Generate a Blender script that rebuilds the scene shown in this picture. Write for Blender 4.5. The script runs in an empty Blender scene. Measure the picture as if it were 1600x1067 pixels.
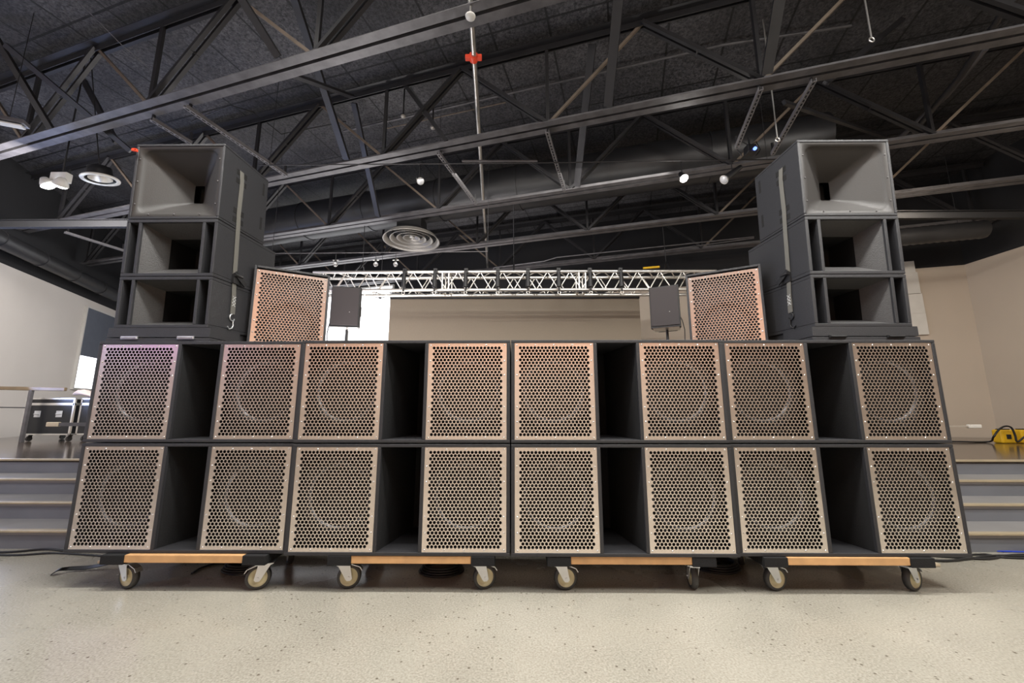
import bpy, math, random
from math import sin, cos, pi, radians as R, sqrt, atan2
from mathutils import Vector as V, Matrix
from mathutils.geometry import delaunay_2d_cdt
random.seed(7)
S = bpy.context.scene
COL = S.collection
# ------------------------------------------------------------------ camera
CAM = V((.03, -2.268, .9646)); PITCH = .1664; YAW = .0098; FPX = 622.0
cd = bpy.data.cameras.new('camera'); cd.sensor_width = 36; cd.lens = FPX/1600*36
cd.clip_start = .02
cam = bpy.data.objects.new('camera', cd); COL.objects.link(cam)
cam.location = CAM; cam.rotation_euler = (pi/2+PITCH, 0, YAW)
S.camera = cam
# ------------------------------------------------------------------ exposure, world
S.view_settings.view_transform = 'Standard'; S.view_settings.look = 'None'
S.view_settings.gamma = 1; S.view_settings.use_curve_mapping = False
S.view_settings.exposure = 0.0
w = bpy.data.worlds.new('world'); S.world = w; w.use_nodes = True
w.node_tree.nodes['Background'].inputs[0].default_value = (.8, .85, 1, 1)
w.node_tree.nodes['Background'].inputs[1].default_value = .3
# ------------------------------------------------------------------ lights
def area(name, loc, target, sx, sy, power, col, spread=None):
    l = bpy.data.lights.new(name, 'AREA'); l.shape = 'RECTANGLE'; l.size = sx; l.size_y = sy
    l.energy = power; l.color = col
    if spread: l.spread = spread
    o = bpy.data.objects.new(name, l); COL.objects.link(o); o.location = loc
    o.rotation_euler = (V(target)-V(loc)).to_track_quat('-Z', 'Y').to_euler()
    return o
LK = [
 area('overhead_light', (.5, -.75, 3.8), (.5, -.5, 0), 6.2, .18, 245, (1, .98, .93)),
 area('hall_light', (-.3, -1.8, 4.7), (.3, -.2, .5), 6, 1.0, 150, (1, .98, .93)),
 area('front_wall_fill', (0, -6.2, 4.6), (0, -9, 1.4), 10, .8, 420, (1, .93, .86)),  # added fill on the unseen front wall, which the grilles reflect
 area('right_floor_light', (3.4, -2.1, 4.1), (2.6, -.3, .3), 1.0, .5, 130, (1, .98, .93)),
 area('right_hall_light', (5.6, .6, 3.7), (5.2, 2.2, .5), 1.2, .4, 38, (1, .90, .76)),
 area('right_wall_light', (5.0, 2.4, 3.6), (7.2, 4.2, 1.6), .8, .3, 22, (1, .87, .70)),
 area('left_wall_fill', (-5.2, 1.7, 3.4), (-8.3, 3.6, 1.6), 1.0, .4, 150, (1, .96, .93)),  # added fill to brighten the left wall
 area('stage_light', (0, 2.15, 3.75), (0, 4.6, 1.0), 4, 1.1, 48, (1, .96, .90)),
 area('daylight_left', (-7.2, -1.2, 2.4), (-2, 1.0, 3.6), 3.4, 1.6, 95, (.62, .74, 1)),
 area('daylight_stage_left', (-7.4, 2.6, 1.4), (-4.5, 1.2, 4.6), 1.6, 1.0, 75, (.42, .55, 1)),
 area('rear_steel_fill', (-1.8, 4.9, 1.2), (-1.4, 3.6, 4.4), 3.0, .5, 125, (1, .96, .95)),  # added uplight hidden behind the subs, whitens the rear steel
 area('joist_up_fill', (-2.2, 2.4, 1.25), (-1.6, 3.3, 4.4), 2.6, .5, 65, (1, .95, .94)),  # second added uplight, out of sight, brightens the joist undersides
 area('purple_wash', (-6.9, -5.0, 2.9), (-2.2, 0, 1.2), .5, .3, 10, (.62, .22, 1)),
]
# ------------------------------------------------------------------ helpers
def ray(px, py):
    x = (px-800)/FPX; z = -(py-533.5)/FPX
    Y = cos(PITCH)-z*sin(PITCH); Z = sin(PITCH)+z*cos(PITCH)
    return V((cos(YAW)*x-sin(YAW)*Y, sin(YAW)*x+cos(YAW)*Y, Z))
def at_z(px, py, z): r = ray(px, py); return CAM+r*((z-CAM.z)/r.z)
def at_y(px, py, y): r = ray(px, py); return CAM+r*((y-CAM.y)/r.y)
def at_pl(px, py, n, p0): r = ray(px, py); n = V(n); return CAM+r*(n.dot(V(p0)-CAM)/n.dot(r))

class MB:
    def __init__(s): s.v = []; s.f = []; s.sm = []
    def add(s, vs, fs, sm=False, M=None):
        b = len(s.v)
        s.v += [tuple(M @ V(p)) if M else tuple(p) for p in vs]
        for f in fs: s.f.append([b+i for i in f]); s.sm.append(sm)
        return s
    def box(s, x0, x1, y0, y1, z0, z1, M=None):
        vs = [(x, y, z) for z in (z0, z1) for y in (y0, y1) for x in (x0, x1)]
        return s.add(vs, [(0,2,3,1),(4,5,7,6),(0,1,5,4),(2,6,7,3),(0,4,6,2),(1,3,7,5)], False, M)
    def bar(s, a, b, w, h, up=(0, 0, 1)):      # rectangular bar from a to b; w sideways, h along up
        a = V(a); b = V(b); d = (b-a).normalized(); u = V(up)
        sd = d.cross(u)
        if sd.length < 1e-4: sd = d.cross(V((1, 0, 0)))
        sd.normalize(); u = sd.cross(d).normalized()
        vs = [e+sd*(w/2*i)+u*(h/2*j) for e in (a, b) for j in (-1, 1) for i in (-1, 1)]
        return s.add(vs, [(0,1,3,2),(4,6,7,5),(0,4,5,1),(2,3,7,6),(0,2,6,4),(1,5,7,3)])
    def cyl(s, a, b, r, n=16, r2=None, cap=True):
        a = V(a); b = V(b); d = (b-a).normalized(); r2 = r if r2 is None else r2
        u = d.orthogonal().normalized(); w_ = d.cross(u)
        vs = [a+(u*cos(2*pi*i/n)+w_*sin(2*pi*i/n))*r for i in range(n)]+[b+(u*cos(2*pi*i/n)+w_*sin(2*pi*i/n))*r2 for i in range(n)]
        s.add(vs, [(i, (i+1) % n, n+(i+1) % n, n+i) for i in range(n)], True)
        if cap: s.add(vs, [list(range(n))[::-1], list(range(n, 2*n))])
        return s
    def tube(s, pts, r, n=8):
        pts = [V(p) for p in pts]; k = len(pts); up = None; rings = []
        for i, p in enumerate(pts):
            d = (pts[min(i+1, k-1)]-pts[max(i-1, 0)]).normalized()
            if up is None: up = d.orthogonal().normalized()
            u = (up-d*up.dot(d))
            u = u.normalized() if u.length > 1e-5 else d.orthogonal().normalized()
            up = u; q = d.cross(u)
            rings += [p+(u*cos(2*pi*j/n)+q*sin(2*pi*j/n))*r for j in range(n)]
        fs = [(i*n+j, i*n+(j+1) % n, (i+1)*n+(j+1) % n, (i+1)*n+j) for i in range(k-1) for j in range(n)]
        s.add(rings, fs, True)
        return s.add(rings, [list(range(n))[::-1], list(range((k-1)*n, k*n))])
    def ribbon(s, pts, wd, th, side):           # flat strap following pts, width along side
        sd = V(side).normalized()
        for a, b in zip(pts[:-1], pts[1:]):
            a = V(a); b = V(b); d = (b-a).normalized(); nrm = d.cross(sd).normalized()
            vs = [e+sd*(wd/2*i)+nrm*(th/2*j) for e in (a, b) for j in (-1, 1) for i in (-1, 1)]
            s.add(vs, [(0,1,3,2),(4,6,7,5),(0,4,5,1),(2,3,7,6),(0,2,6,4),(1,5,7,3)])
        return s
    def lathe(s, prof, M=None, n=32, sm=True):   # prof (r, z) round local z
        vs = [(r*cos(2*pi*i/n), r*sin(2*pi*i/n), z) for r, z in prof for i in range(n)]
        fs = [(k*n+i, k*n+(i+1) % n, (k+1)*n+(i+1) % n, (k+1)*n+i) for k in range(len(prof)-1) for i in range(n)]
        return s.add(vs, fs, sm, M)
    def loft(s, rings, sm=False, close=True, cap=False):
        n = len(rings[0]); vs = [p for r in rings for p in r]
        fs = [(k*n+i, k*n+(i+1) % n, (k+1)*n+(i+1) % n, (k+1)*n+i) for k in range(len(rings)-1) for i in range(n if close else n-1)]
        s.add(vs, fs, sm)
        if cap: s.add(vs, [list(range(n))[::-1], list(range((len(rings)-1)*n, len(rings)*n))])
        return s
    def mesh(s, name, mat):
        me = bpy.data.meshes.new(name); me.from_pydata(s.v, [], s.f); me.update()
        me.polygons.foreach_set('use_smooth', s.sm)
        if mat: me.materials.append(mat)
        return me
    def build(s, name, mat, parent=None, bevel=0, label=None):
        return link(name, s.mesh(name, mat), parent, bevel, label)
def link(name, me, parent=None, bevel=0, label=None):
    o = bpy.data.objects.new(name, me); COL.objects.link(o)
    if parent: o.parent = parent
    if bevel:
        m = o.modifiers.new('bevel', 'BEVEL'); m.width = bevel; m.segments = 2; m.limit_method = 'ANGLE'
    if label: o['label'] = label
    return o
def tag(o, label, cat, group=None, kind=None):
    if label: o['label'] = label
    if cat: o['category'] = cat
    if group: o['group'] = group
    if kind: o['kind'] = kind
    return o
def thing(name, label, cat, loc=(0, 0, 0), rot=(0, 0, 0), group=None):
    o = bpy.data.objects.new(name, None); COL.objects.link(o); o.empty_display_size = .1
    o.location = loc; o.rotation_euler = rot
    return tag(o, label, cat, group)
def dup(o, parent=None):
    c = o.copy(); COL.objects.link(c); c.parent = parent
    for ch in o.children: dup(ch, c)
    return c
def place(o, loc, rot=(0, 0, 0), label=None, group=None):
    o.location = loc; o.rotation_euler = rot
    if label: o['label'] = label
    if group: o['group'] = group
    return o
def struct(o): o['kind'] = 'structure'; return o

# ------------------------------------------------------------------ materials
def srgb(r, g, b):
    return tuple((c/12.92 if c <= .04045 else ((c+.055)/1.055)**2.4) for c in (r/255, g/255, b/255))+(1,)
def mat(name, col, rough=.5, metal=0, bump=0, bscale=60, var=0, vscale=8, spec=.5, emit=None, estr=0, coat=0, col2=None, aniso=0):
    m = bpy.data.materials.new(name); m.use_nodes = True; nt = m.node_tree; N = nt.nodes; L = nt.links
    b = N['Principled BSDF']; b.inputs['Base Color'].default_value = col; b.inputs['Roughness'].default_value = rough
    b.inputs['Metallic'].default_value = metal; b.inputs['Specular IOR Level'].default_value = spec
    b.inputs['Coat Weight'].default_value = coat
    tc = N.new('ShaderNodeTexCoord')
    if var:
        n = N.new('ShaderNodeTexNoise'); n.inputs['Scale'].default_value = vscale; n.inputs['Detail'].default_value = 6
        L.new(tc.outputs['Object'], n.inputs['Vector'])
        r = N.new('ShaderNodeValToRGB'); r.color_ramp.elements[0].position = .3; r.color_ramp.elements[1].position = .7
        c2 = col2 or tuple(min(1, c*(1+var)) for c in col[:3])+(1,)
        r.color_ramp.elements[0].color = tuple(c*(1-var) for c in col[:3])+(1,) if not col2 else col
        r.color_ramp.elements[1].color = c2
        L.new(n.outputs['Fac'], r.inputs['Fac']); L.new(r.outputs['Color'], b.inputs['Base Color'])
    if bump:
        n = N.new('ShaderNodeTexNoise'); n.inputs['Scale'].default_value = bscale; n.inputs['Detail'].default_value = 3
        L.new(tc.outputs['Object'], n.inputs['Vector'])
        bp = N.new('ShaderNodeBump'); bp.inputs['Strength'].default_value = bump; bp.inputs['Distance'].default_value = .01
        L.new(n.outputs['Fac'], bp.inputs['Height']); L.new(bp.outputs['Normal'], b.inputs['Normal'])
    if emit: b.inputs['Emission Color'].default_value = emit; b.inputs['Emission Strength'].default_value = estr
    return m
M = {}
M['cab'] = mat('textured_black_paint', srgb(45, 45, 48), .5, bump=.35, bscale=320, var=.22, vscale=240)
M['cab_dark'] = mat('black_felt_lining', srgb(14, 14, 16), .85, bump=.3, bscale=200, var=.2, vscale=60)
M['cab_in'] = mat('black_chamber', srgb(18, 17, 17), .8)
M['grille'] = mat('brushed_steel_grille', (.86, .80, .75, 1), .27, 1, bump=.06, bscale=14, var=.06, vscale=5)
M['screw'] = mat('bright_screw', (.8, .8, .78, 1), .25, 1)
M['cone'] = mat('black_cone', srgb(112, 112, 117), .28, .3, var=.1, vscale=30, spec=.9)
M['rubber'] = mat('black_rubber', srgb(30, 29, 29), .55, var=.15)
M['horn'] = mat('moulded_charcoal_horn', srgb(46, 43, 41), .55, bump=.1, bscale=250)
M['wood'] = mat('pine_beam', srgb(205, 160, 110), .55, var=.16, vscale=9)
M['zinc'] = mat('zinc_plate', (.72, .74, .76, 1), .4, .85, var=.08)
M['cream'] = mat('cream_wheel_core', srgb(205, 196, 160), .45, var=.05)
M['tyre'] = mat('dark_grey_tyre', srgb(58, 56, 54), .5)
M['steel_black'] = mat('black_painted_steel', srgb(36, 35, 37), .45, bump=.1, bscale=30, var=.2, vscale=5)
M['steel_mid'] = mat('weathered_grey_steel', srgb(88, 86, 88), .45, .2, bump=.2, bscale=18, var=.3, vscale=7)
M['strut'] = mat('galvanised_strut', srgb(128, 126, 128), .4, .4, var=.15)
M['rod'] = mat('rusty_tan_rod', srgb(104, 92, 80), .6, var=.2)
M['pipe'] = mat('galvanised_pipe', (.55, .53, .5, 1), .3, .9, var=.15, vscale=12)
M['alu'] = mat('satin_aluminium', (.82, .80, .76, 1), .32, .9, var=.05)
M['orange'] = mat('orange_coupling', srgb(225, 70, 40), .45)
M['duct'] = mat('dark_painted_duct', srgb(40, 40, 42), .42, bump=.3, bscale=6, var=.2, vscale=3)
M['blackwall'] = mat('black_wall_paint', srgb(22, 22, 25), .8, bump=.2, bscale=40)
M['white_enamel'] = mat('white_enamel', srgb(205, 203, 198), .35, var=.04)
M['strap'] = mat('grey_webbing', srgb(104, 102, 96), .7, bump=.2, bscale=300)
M['black'] = mat('matt_black', srgb(26, 26, 28), .5, var=.1)
M['speaker_black'] = mat('black_speaker_front', srgb(52, 45, 46), .6, bump=.3, bscale=400)
M['bulb'] = mat('glowing_bulb', (1, 1, 1, 1), .3, emit=(1, .97, .93, 1), estr=14)
M['lens'] = mat('dull_lens', (.35, .35, .36, 1), .3, emit=(1, .95, .9, 1), estr=.05)
M['led_blue'] = mat('blue_led', (.1, .2, 1, 1), .3, emit=(.15, .25, 1, 1), estr=3)
M['yellow'] = mat('yellow_plastic', srgb(214, 170, 30), .42, var=.06)
M['cloth'] = mat('pale_pink_cloth', srgb(205, 190, 184), .9, bump=.3, bscale=60)
M['case'] = mat('black_laminate', srgb(26, 27, 30), .35, var=.1)
M['blue_cable'] = mat('blue_cable', srgb(40, 70, 190), .5)
M['glow'] = mat('daylight_sky_glow', (1, 1, 1, 1), .5, emit=(.95, .97, 1, 1), estr=2.2)
M['shade'] = mat('grey_roller_shade', srgb(92, 98, 110), .8, var=.04)
M['ledscreen'] = mat('taupe_screen_fabric', srgb(132, 120, 104), .7, bump=.1, bscale=200, var=.03, vscale=40)
M['railwood'] = mat('brown_handrail', srgb(112, 96, 72), .5, var=.1)
M['diffuser'] = mat('grey_enamel_diffuser', srgb(150, 146, 140), .35, .3, var=.05)
M['offwhite'] = mat('off_white_wood', srgb(200, 186, 160), .5, var=.08)
M['strapwhite'] = mat('white_stitching', srgb(200, 200, 200), .8)
M['glass'] = mat('clear_bulb_glass', (.9, .9, .9, 1), .08)
M['glass'].node_tree.nodes['Principled BSDF'].inputs['Transmission Weight'].default_value = .85

def floor_mat():
    m = bpy.data.materials.new('polished_speckled_concrete'); m.use_nodes = True; nt = m.node_tree; N = nt.nodes; L = nt.links
    b = N['Principled BSDF']; tc = N.new('ShaderNodeTexCoord')
    def noise(sc, det=5):
        n = N.new('ShaderNodeTexNoise'); n.inputs['Scale'].default_value = sc; n.inputs['Detail'].default_value = det
        L.new(tc.outputs['Object'], n.inputs['Vector']); return n
    n1 = noise(1.6, 8); r1 = N.new('ShaderNodeValToRGB'); L.new(n1.outputs['Fac'], r1.inputs['Fac'])
    e = r1.color_ramp.elements; e[0].position = .2; e[0].color = srgb(150, 146, 135); e[1].position = .85; e[1].color = srgb(178, 174, 162)
    n2 = noise(120, 5); r2 = N.new('ShaderNodeValToRGB'); L.new(n2.outputs['Fac'], r2.inputs['Fac'])
    e = r2.color_ramp.elements; e[0].position = .35; e[0].color = (.74, .72, .70, 1); e[1].position = .65; e[1].color = (1.08, 1.08, 1.08, 1)
    mx = N.new('ShaderNodeMix'); mx.data_type = 'RGBA'; mx.blend_type = 'MULTIPLY'; mx.inputs[0].default_value = 1
    L.new(r1.outputs[0], mx.inputs[6]); L.new(r2.outputs[0], mx.inputs[7])
    vo = N.new('ShaderNodeTexVoronoi'); vo.inputs['Scale'].default_value = 34; vo.inputs['Randomness'].default_value = 1
    L.new(tc.outputs['Object'], vo.inputs['Vector'])
    # specks: small distance AND a random gate
    r3 = N.new('ShaderNodeValToRGB'); L.new(vo.outputs['Distance'], r3.inputs['Fac'])
    e = r3.color_ramp.elements; e[0].position = .12; e[0].color = (1, 1, 1, 1); e[1].position = .22; e[1].color = (0, 0, 0, 1)
    sp = N.new('ShaderNodeSeparateColor'); L.new(vo.outputs['Color'], sp.inputs[0])
    gt = N.new('ShaderNodeMath'); gt.operation = 'GREATER_THAN'; gt.inputs[1].default_value = .72; L.new(sp.outputs[0], gt.inputs[0])
    mu = N.new('ShaderNodeMath'); mu.operation = 'MULTIPLY'; L.new(r3.outputs[0], mu.inputs[0]); L.new(gt.outputs[0], mu.inputs[1])
    mu2 = N.new('ShaderNodeMath'); mu2.operation = 'MULTIPLY'; L.new(mu.outputs[0], mu2.inputs[0]); mu2.inputs[1].default_value = .75
    mx2 = N.new('ShaderNodeMix'); mx2.data_type = 'RGBA'; L.new(mu2.outputs[0], mx2.inputs[0]); L.new(mx.outputs[2], mx2.inputs[6])
    mx2.inputs[7].default_value = srgb(70, 58, 44)
    L.new(mx2.outputs[2], b.inputs['Base Color'])
    r4 = N.new('ShaderNodeMapRange'); r4.inputs[3].default_value = .18; r4.inputs[4].default_value = .36
    L.new(n1.outputs['Fac'], r4.inputs[0]); L.new(r4.outputs[0], b.inputs['Roughness'])
    return m
M['floor'] = floor_mat()

KA = R(74.4)
Jd = V((-sin(KA), cos(KA), 0)); Kd = V((cos(KA), sin(KA), 0))   # joist direction (to the left and away), and across
def ceil_mat():
    m = bpy.data.materials.new('black_sprayed_roof_boards'); m.use_nodes = True; nt = m.node_tree; N = nt.nodes; L = nt.links
    b = N['Principled BSDF']; b.inputs['Roughness'].default_value = .55
    tc = N.new('ShaderNodeTexCoord'); mp = N.new('ShaderNodeMapping'); mp.vector_type = 'POINT'
    mp.inputs['Rotation'].default_value = (0, 0, -(KA-pi/2))
    L.new(tc.outputs['Object'], mp.inputs['Vector'])
    n = N.new('ShaderNodeTexNoise'); n.inputs['Scale'].default_value = 34; n.inputs['Detail'].default_value = 10; n.inputs['Roughness'].default_value = .85
    L.new(mp.outputs[0], n.inputs['Vector'])
    r = N.new('ShaderNodeValToRGB'); e = r.color_ramp.elements
    e[0].position = .42; e[0].color = srgb(26, 26, 30); e[1].position = .66; e[1].color = srgb(118, 116, 119)
    L.new(n.outputs['Fac'], r.inputs['Fac'])
    n2 = N.new('ShaderNodeTexNoise'); n2.inputs['Scale'].default_value = .9; n2.inputs['Detail'].default_value = 4
    L.new(mp.outputs[0], n2.inputs['Vector'])
    r2 = N.new('ShaderNodeValToRGB'); e = r2.color_ramp.elements
    e[0].position = .35; e[0].color = (.5, .5, .5, 1); e[1].position = .7; e[1].color = (1.15, 1.15, 1.15, 1)
    L.new(n2.outputs['Fac'], r2.inputs['Fac'])
    mx = N.new('ShaderNodeMix'); mx.data_type = 'RGBA'; mx.blend_type = 'MULTIPLY'; mx.inputs[0].default_value = 1
    L.new(r.outputs[0], mx.inputs[6]); L.new(r2.outputs[0], mx.inputs[7])
    bk = N.new('ShaderNodeTexBrick'); bk.inputs['Scale'].default_value = 1; bk.inputs['Mortar Size'].default_value = .012
    bk.inputs['Brick Width'].default_value = .62; bk.inputs['Row Height'].default_value = 1.36; bk.offset = 0
    bk.inputs['Color1'].default_value = (1, 1, 1, 1); bk.inputs['Color2'].default_value = (.85, .85, .85, 1); bk.inputs['Mortar'].default_value = (.12, .12, .12, 1)
    L.new(mp.outputs[0], bk.inputs['Vector'])
    mx2 = N.new('ShaderNodeMix'); mx2.data_type = 'RGBA'; mx2.blend_type = 'MULTIPLY'; mx2.inputs[0].default_value = 1
    L.new(mx.outputs[2], mx2.inputs[6]); L.new(bk.outputs[0], mx2.inputs[7])
    L.new(mx2.outputs[2], b.inputs['Base Color'])
    bp = N.new('ShaderNodeBump'); bp.inputs['Strength'].default_value = .7; bp.inputs['Distance'].default_value = .02
    L.new(n.outputs['Fac'], bp.inputs['Height']); L.new(bp.outputs[0], b.inputs['Normal'])
    return m
M['ceiling'] = ceil_mat()
M['wall'] = mat('warm_white_wall_paint', srgb(186, 174, 160), .6, bump=.03, bscale=20, var=.03, vscale=1.2)
M['wall_left'] = mat('white_wall_paint', srgb(208, 202, 196), .6, bump=.03, bscale=20, var=.03, vscale=1.2)
M['stagefloor'] = mat('glossy_dark_stage_floor', srgb(78, 68, 60), .14, var=.12, vscale=4)
M['riser'] = mat('blue_grey_riser_paint', srgb(118, 121, 128), .5, var=.08, vscale=3, bump=.05, bscale=20)
M['tread'] = mat('grey_tread', srgb(140, 138, 138), .45, var=.08, vscale=4)
M['nosing'] = mat('brass_tan_nosing', srgb(190, 176, 150), .35, .3, var=.1)

# ------------------------------------------------------------------ room shell
struct(MB().box(-11.5, 9, -9, 12, -.1, 0).build('floor', M['floor']))
struct(MB().box(-12.5, 10, -9.2, 12, 5.02, 5.12).build('ceiling', M['ceiling']))
WZ = 3.4
def wall(name, a, b, z0, z1, th, m, side):
    a = V((a[0], a[1], 0)); b = V((b[0], b[1], 0)); d = (b-a).normalized(); nn = V((-d.y, d.x, 0))*side*th
    mb = MB(); vs = [p+o+V((0, 0, z)) for z in (z0, z1) for p, o in ((a, V()), (b, V()), (b, nn), (a, nn))]
    mb.add(vs, [(0,3,2,1),(4,5,6,7),(0,1,5,4),(1,2,6,5),(2,3,7,6),(3,0,4,7)])
    return struct(mb.build(name, m))
rc = (7.75, 4.41)                                     # right rear corner
def on_back(x): return (x, (6.27-x*Kd.x)/Kd.y)        # the rear wall runs parallel to the joists
rc = on_back(7.75)
bl = on_back(-9.3)
wall('wall_right', rc, (7.75, -9), 0, WZ, .2, M['wall'], 1)
wall('wall_right_upper', rc, (7.75, -9), WZ, 5.02, .2, M['blackwall'], 1)
wall('wall_back', bl, rc, 0, WZ, .2, M['wall'], 1)
wall('wall_back_upper', bl, rc, WZ, 5.02, .2, M['blackwall'], 1)
lw0 = V((-7.34, 1.4, 0)); lw1 = V((-8.34, 3.81, 0)); ld = (lw1-lw0).normalized()
lw1 = lw0+ld*8.3
LWZ = 3.3
ln = V((ld.y, -ld.x, 0))                              # wall normal into the room
wall('wall_left', (lw0.x, lw0.y), (lw1.x, lw1.y), 0, LWZ, .2, M['wall_left'], 1)
wall('wall_left_upper', (lw0.x, lw0.y), (lw1.x, lw1.y), LWZ, 5.02, .2, M['blackwall'], 1)
wall('wall_left_front', (-7.34, -9), (-7.34, 1.4), 0, 5.02, .2, M['wall_left'], 1)
wall('wall_front', (-7.5, -9), (7.9, -9), 0, 2.6, .2, mat('beige_wall_paint', srgb(214, 200, 186), .6, var=.05), -1)
wall('wall_front_upper', (-7.5, -9), (7.9, -9), 2.6, 5.02, .2, mat('copper_reflection_wall_tint', srgb(206, 152, 122), .6, var=.05), -1)  # unseen upper band, warm tint made up so the grilles reflect copper

# ------------------------------------------------------------------ stage with steps
st = thing('stage_platform', 'low stage with four grey steps behind the speaker wall', 'stage', (0, .66, 0))
ed = [(.0, .125), (.28, .25), (.56, .375), (.86, .5)]
for i, (y, z) in enumerate(ed):
    y1 = ed[i+1][0] if i < 3 else 3.2
    if i < 3:
        MB().box(-7.0 if 1 else 0, 7.4, y, y1+.02, z-.03, z).build('tread', M['tread'], st)
    MB().box(-7.0, 7.4, y+.012, y+.04, z-.125, z-.03).build('riser', M['riser'], st)
    MB().box(-7.0, 7.4, y-.012, y+.03, z-.014, z+.003).build('nosing', M['nosing'], st, .004)
# deck slab reaching the walls
yb = .66
mb = MB(); P = [(-7.34, 1.54), (7.7, 1.54), (7.7, on_back(7.7)[1]-.02), (-9.2, on_back(-9.2)[1]-.02), (lw0.x+ld.x*4.9+.02, lw0.y+ld.y*4.9)]
P = [(-7.3, 1.52), (7.7, 1.52), (7.7, on_back(7.7)[1]-.03), (-9.0, on_back(-9.0)[1]-.03), (lw0.x+ld.x*.12+.05, 1.52)]
P = [(-7.34+.03, 1.55), (7.7, 1.55), (7.7, on_back(7.7)[1]-.03), (-9.9, on_back(-9.9)[1]-.1)]
n = len(P); vs = [(x, y-yb, z) for z in (.44, .5) for x, y in P]
mb.add(vs, [list(range(n))[::-1], list(range(n, 2*n))]+[(i, (i+1) % n, n+(i+1) % n, n+i) for i in range(n)])
mb.build('stage_deck', M['stagefloor'], st)

# ------------------------------------------------------------------ steel roof joists
ZB, ZT = 3.9, 4.9
def jp(k, s, z): p = Kd*k-Jd*s; return V((p.x, p.y, z))      # s grows to the right
JK = [.2+1.36*n for n in range(-2, 5)]
names = ['nearest the camera, behind the viewpoint', 'second, passing the top corners of the frame',
         'third, pale double chord cutting the top left', 'fourth, its chord passing just above the left speaker tower',
         'fifth, its chord meeting the top of the right speaker tower', 'sixth, passing just above the round ceiling diffuser',
         'last, just above the lighting truss']
for ji, k in enumerate(JK):
    off = (.15, .15, .2, -.05, .0, .1, .1)[ji]
    s0, s1 = -12.0, 9.0
    # clip to the walls
    while (jp(k, s0, 0)-lw0).dot(ln) < .12 or jp(k, s0, 0).x < -7.2 and jp(k, s0, 0).y < 1.4: s0 += .05
    while jp(k, s1, 0).x > 7.65: s1 -= .05
    t = thing('roof_joist', 'black open-web steel roof joist, '+names[ji], 'joist', jp(k, 0, ZB), (0, 0, 0))
    B = jp(k, 0, ZB)
    def q(s, z, dk=0, B=B, k=k): return jp(k+dk, s, z)-B
    for z, nm, sg in ((ZB, 'bottom_chord', 1), (ZT, 'top_chord', -1)):
        mb = MB()
        for e in (-1, 1):
            mb.bar(q(s0, z, e*.052), q(s1, z, e*.052), .075, .008)
            mb.bar(q(s0, z+sg*.035, e*.018), q(s1, z+sg*.035, e*.018), .007, .07)
        mb.build(nm, M['steel_mid'] if nm == 'bottom_chord' else M['steel_black'], t)
    sn = math.ceil((s0-off)/2)*2
    for i in range(int((s1-s0)/2)+2):
        sb = sn+2*i-2+off                                  # a bottom node
        for tp, sgn in ((sb+1, 1), (sb-1, -1)):
            if not (s0 < sb < s1 and s0 < tp < s1): continue
            toward = (tp-sb)*(-tp) < 0 if False else (abs(tp) > abs(sb))
            mb = MB()
            if toward and abs(tp-off) > 1.5 or (ji == 3 and 0 < tp-off < 1.5 and sb < tp):
                mb.bar(q(tp, ZT-.03), q(sb, ZB+.03), .028, .028); mb.build('brace', M['rod'], t, label='tan steel tie rod')
            else:
                for e in (-1, 1): mb.bar(q(tp, ZT-.03, e*.03), q(sb, ZB+.03, e*.03), .036, .036)
                m_ = q((tp+sb)/2, (ZT+ZB)/2)
                mb.bar(m_+Kd*.04, m_-Kd*.04, .04, .02); mb.build('brace', M['steel_black'], t)
        if s0 < sb < s1:
            MB().bar(q(sb, ZB+.02), q(sb, ZT-.02), .035, .035, (1, 0, 0)).build('post', M['steel_black'], t)
# diagonal bridging bars from one joist's top chord to the next one's bottom chord
br = {}
for px, py, qx, qy, i in ((470, 0, 540, 250, 2), (550, 155, 592, 341, 3), (925, 62, 901, 290, 3), (985, -45, 950, 165, 2), (380, -85, 440, 98, 1), 
                        (1175, 0, 1199, 118, 2)):
    a = at_z(px, py, ZT); b = at_z(qx, qy, ZB)
    ka, kb = JK[i], JK[i+1]
    sa = -(a.dot(Jd)); sb_ = -(b.dot(Jd))
    A = jp(ka+.1, sa, ZT-.02); Bp = jp(kb-.1, sb_, ZB+.02)
    o = MB().bar(V(), Bp-A, .085 if i != 1 else .06, .03, Kd).build('bridging_bar', M['steel_black'], None); o.location = A
    br[(px, i)] = o
for i, (px, py, z0, qx, qy, z1, wd, lab) in enumerate((
    (-6, 60, 4.85, 86, 212, 3.95, .07, 'dark diagonal bar reaching the pale chord at the far left edge'),
    (8, 70, 4.6, 204, 236, 3.8, .05, 'long dark diagonal bar ending above the left tower corner'),
    (131, 126, 4.85, 182, 222, 3.95, .06, 'dark diagonal bar crossing between two rods, upper left'),
    (457, 117, 3.98, 551, 151, 4.6, .05, 'dark bar rising back from the pale chord, top middle left'),
    (633, 133, 4.85, 698, 221, 3.95, .045, 'dark double bar left of the silver pipe below the orange coupling'),
    (1290, 130, 3.95, 1410, 30, 4.85, .05, 'dark bar rising to the top right corner of the ceiling'),
    (1225, 160, 3.95, 1385, 215, 4.6, .05, 'dark bar descending behind the right tower top'))):
    a = at_z(px, py, z0); b = at_z(qx, qy, z1)
    o = MB().bar(V(), b-a, wd, .03, Kd).build('bridging_bar', M['steel_black'], None); o.location = a
    tag(o, lab, 'brace', 'bridging bars between the roof joists')
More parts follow.
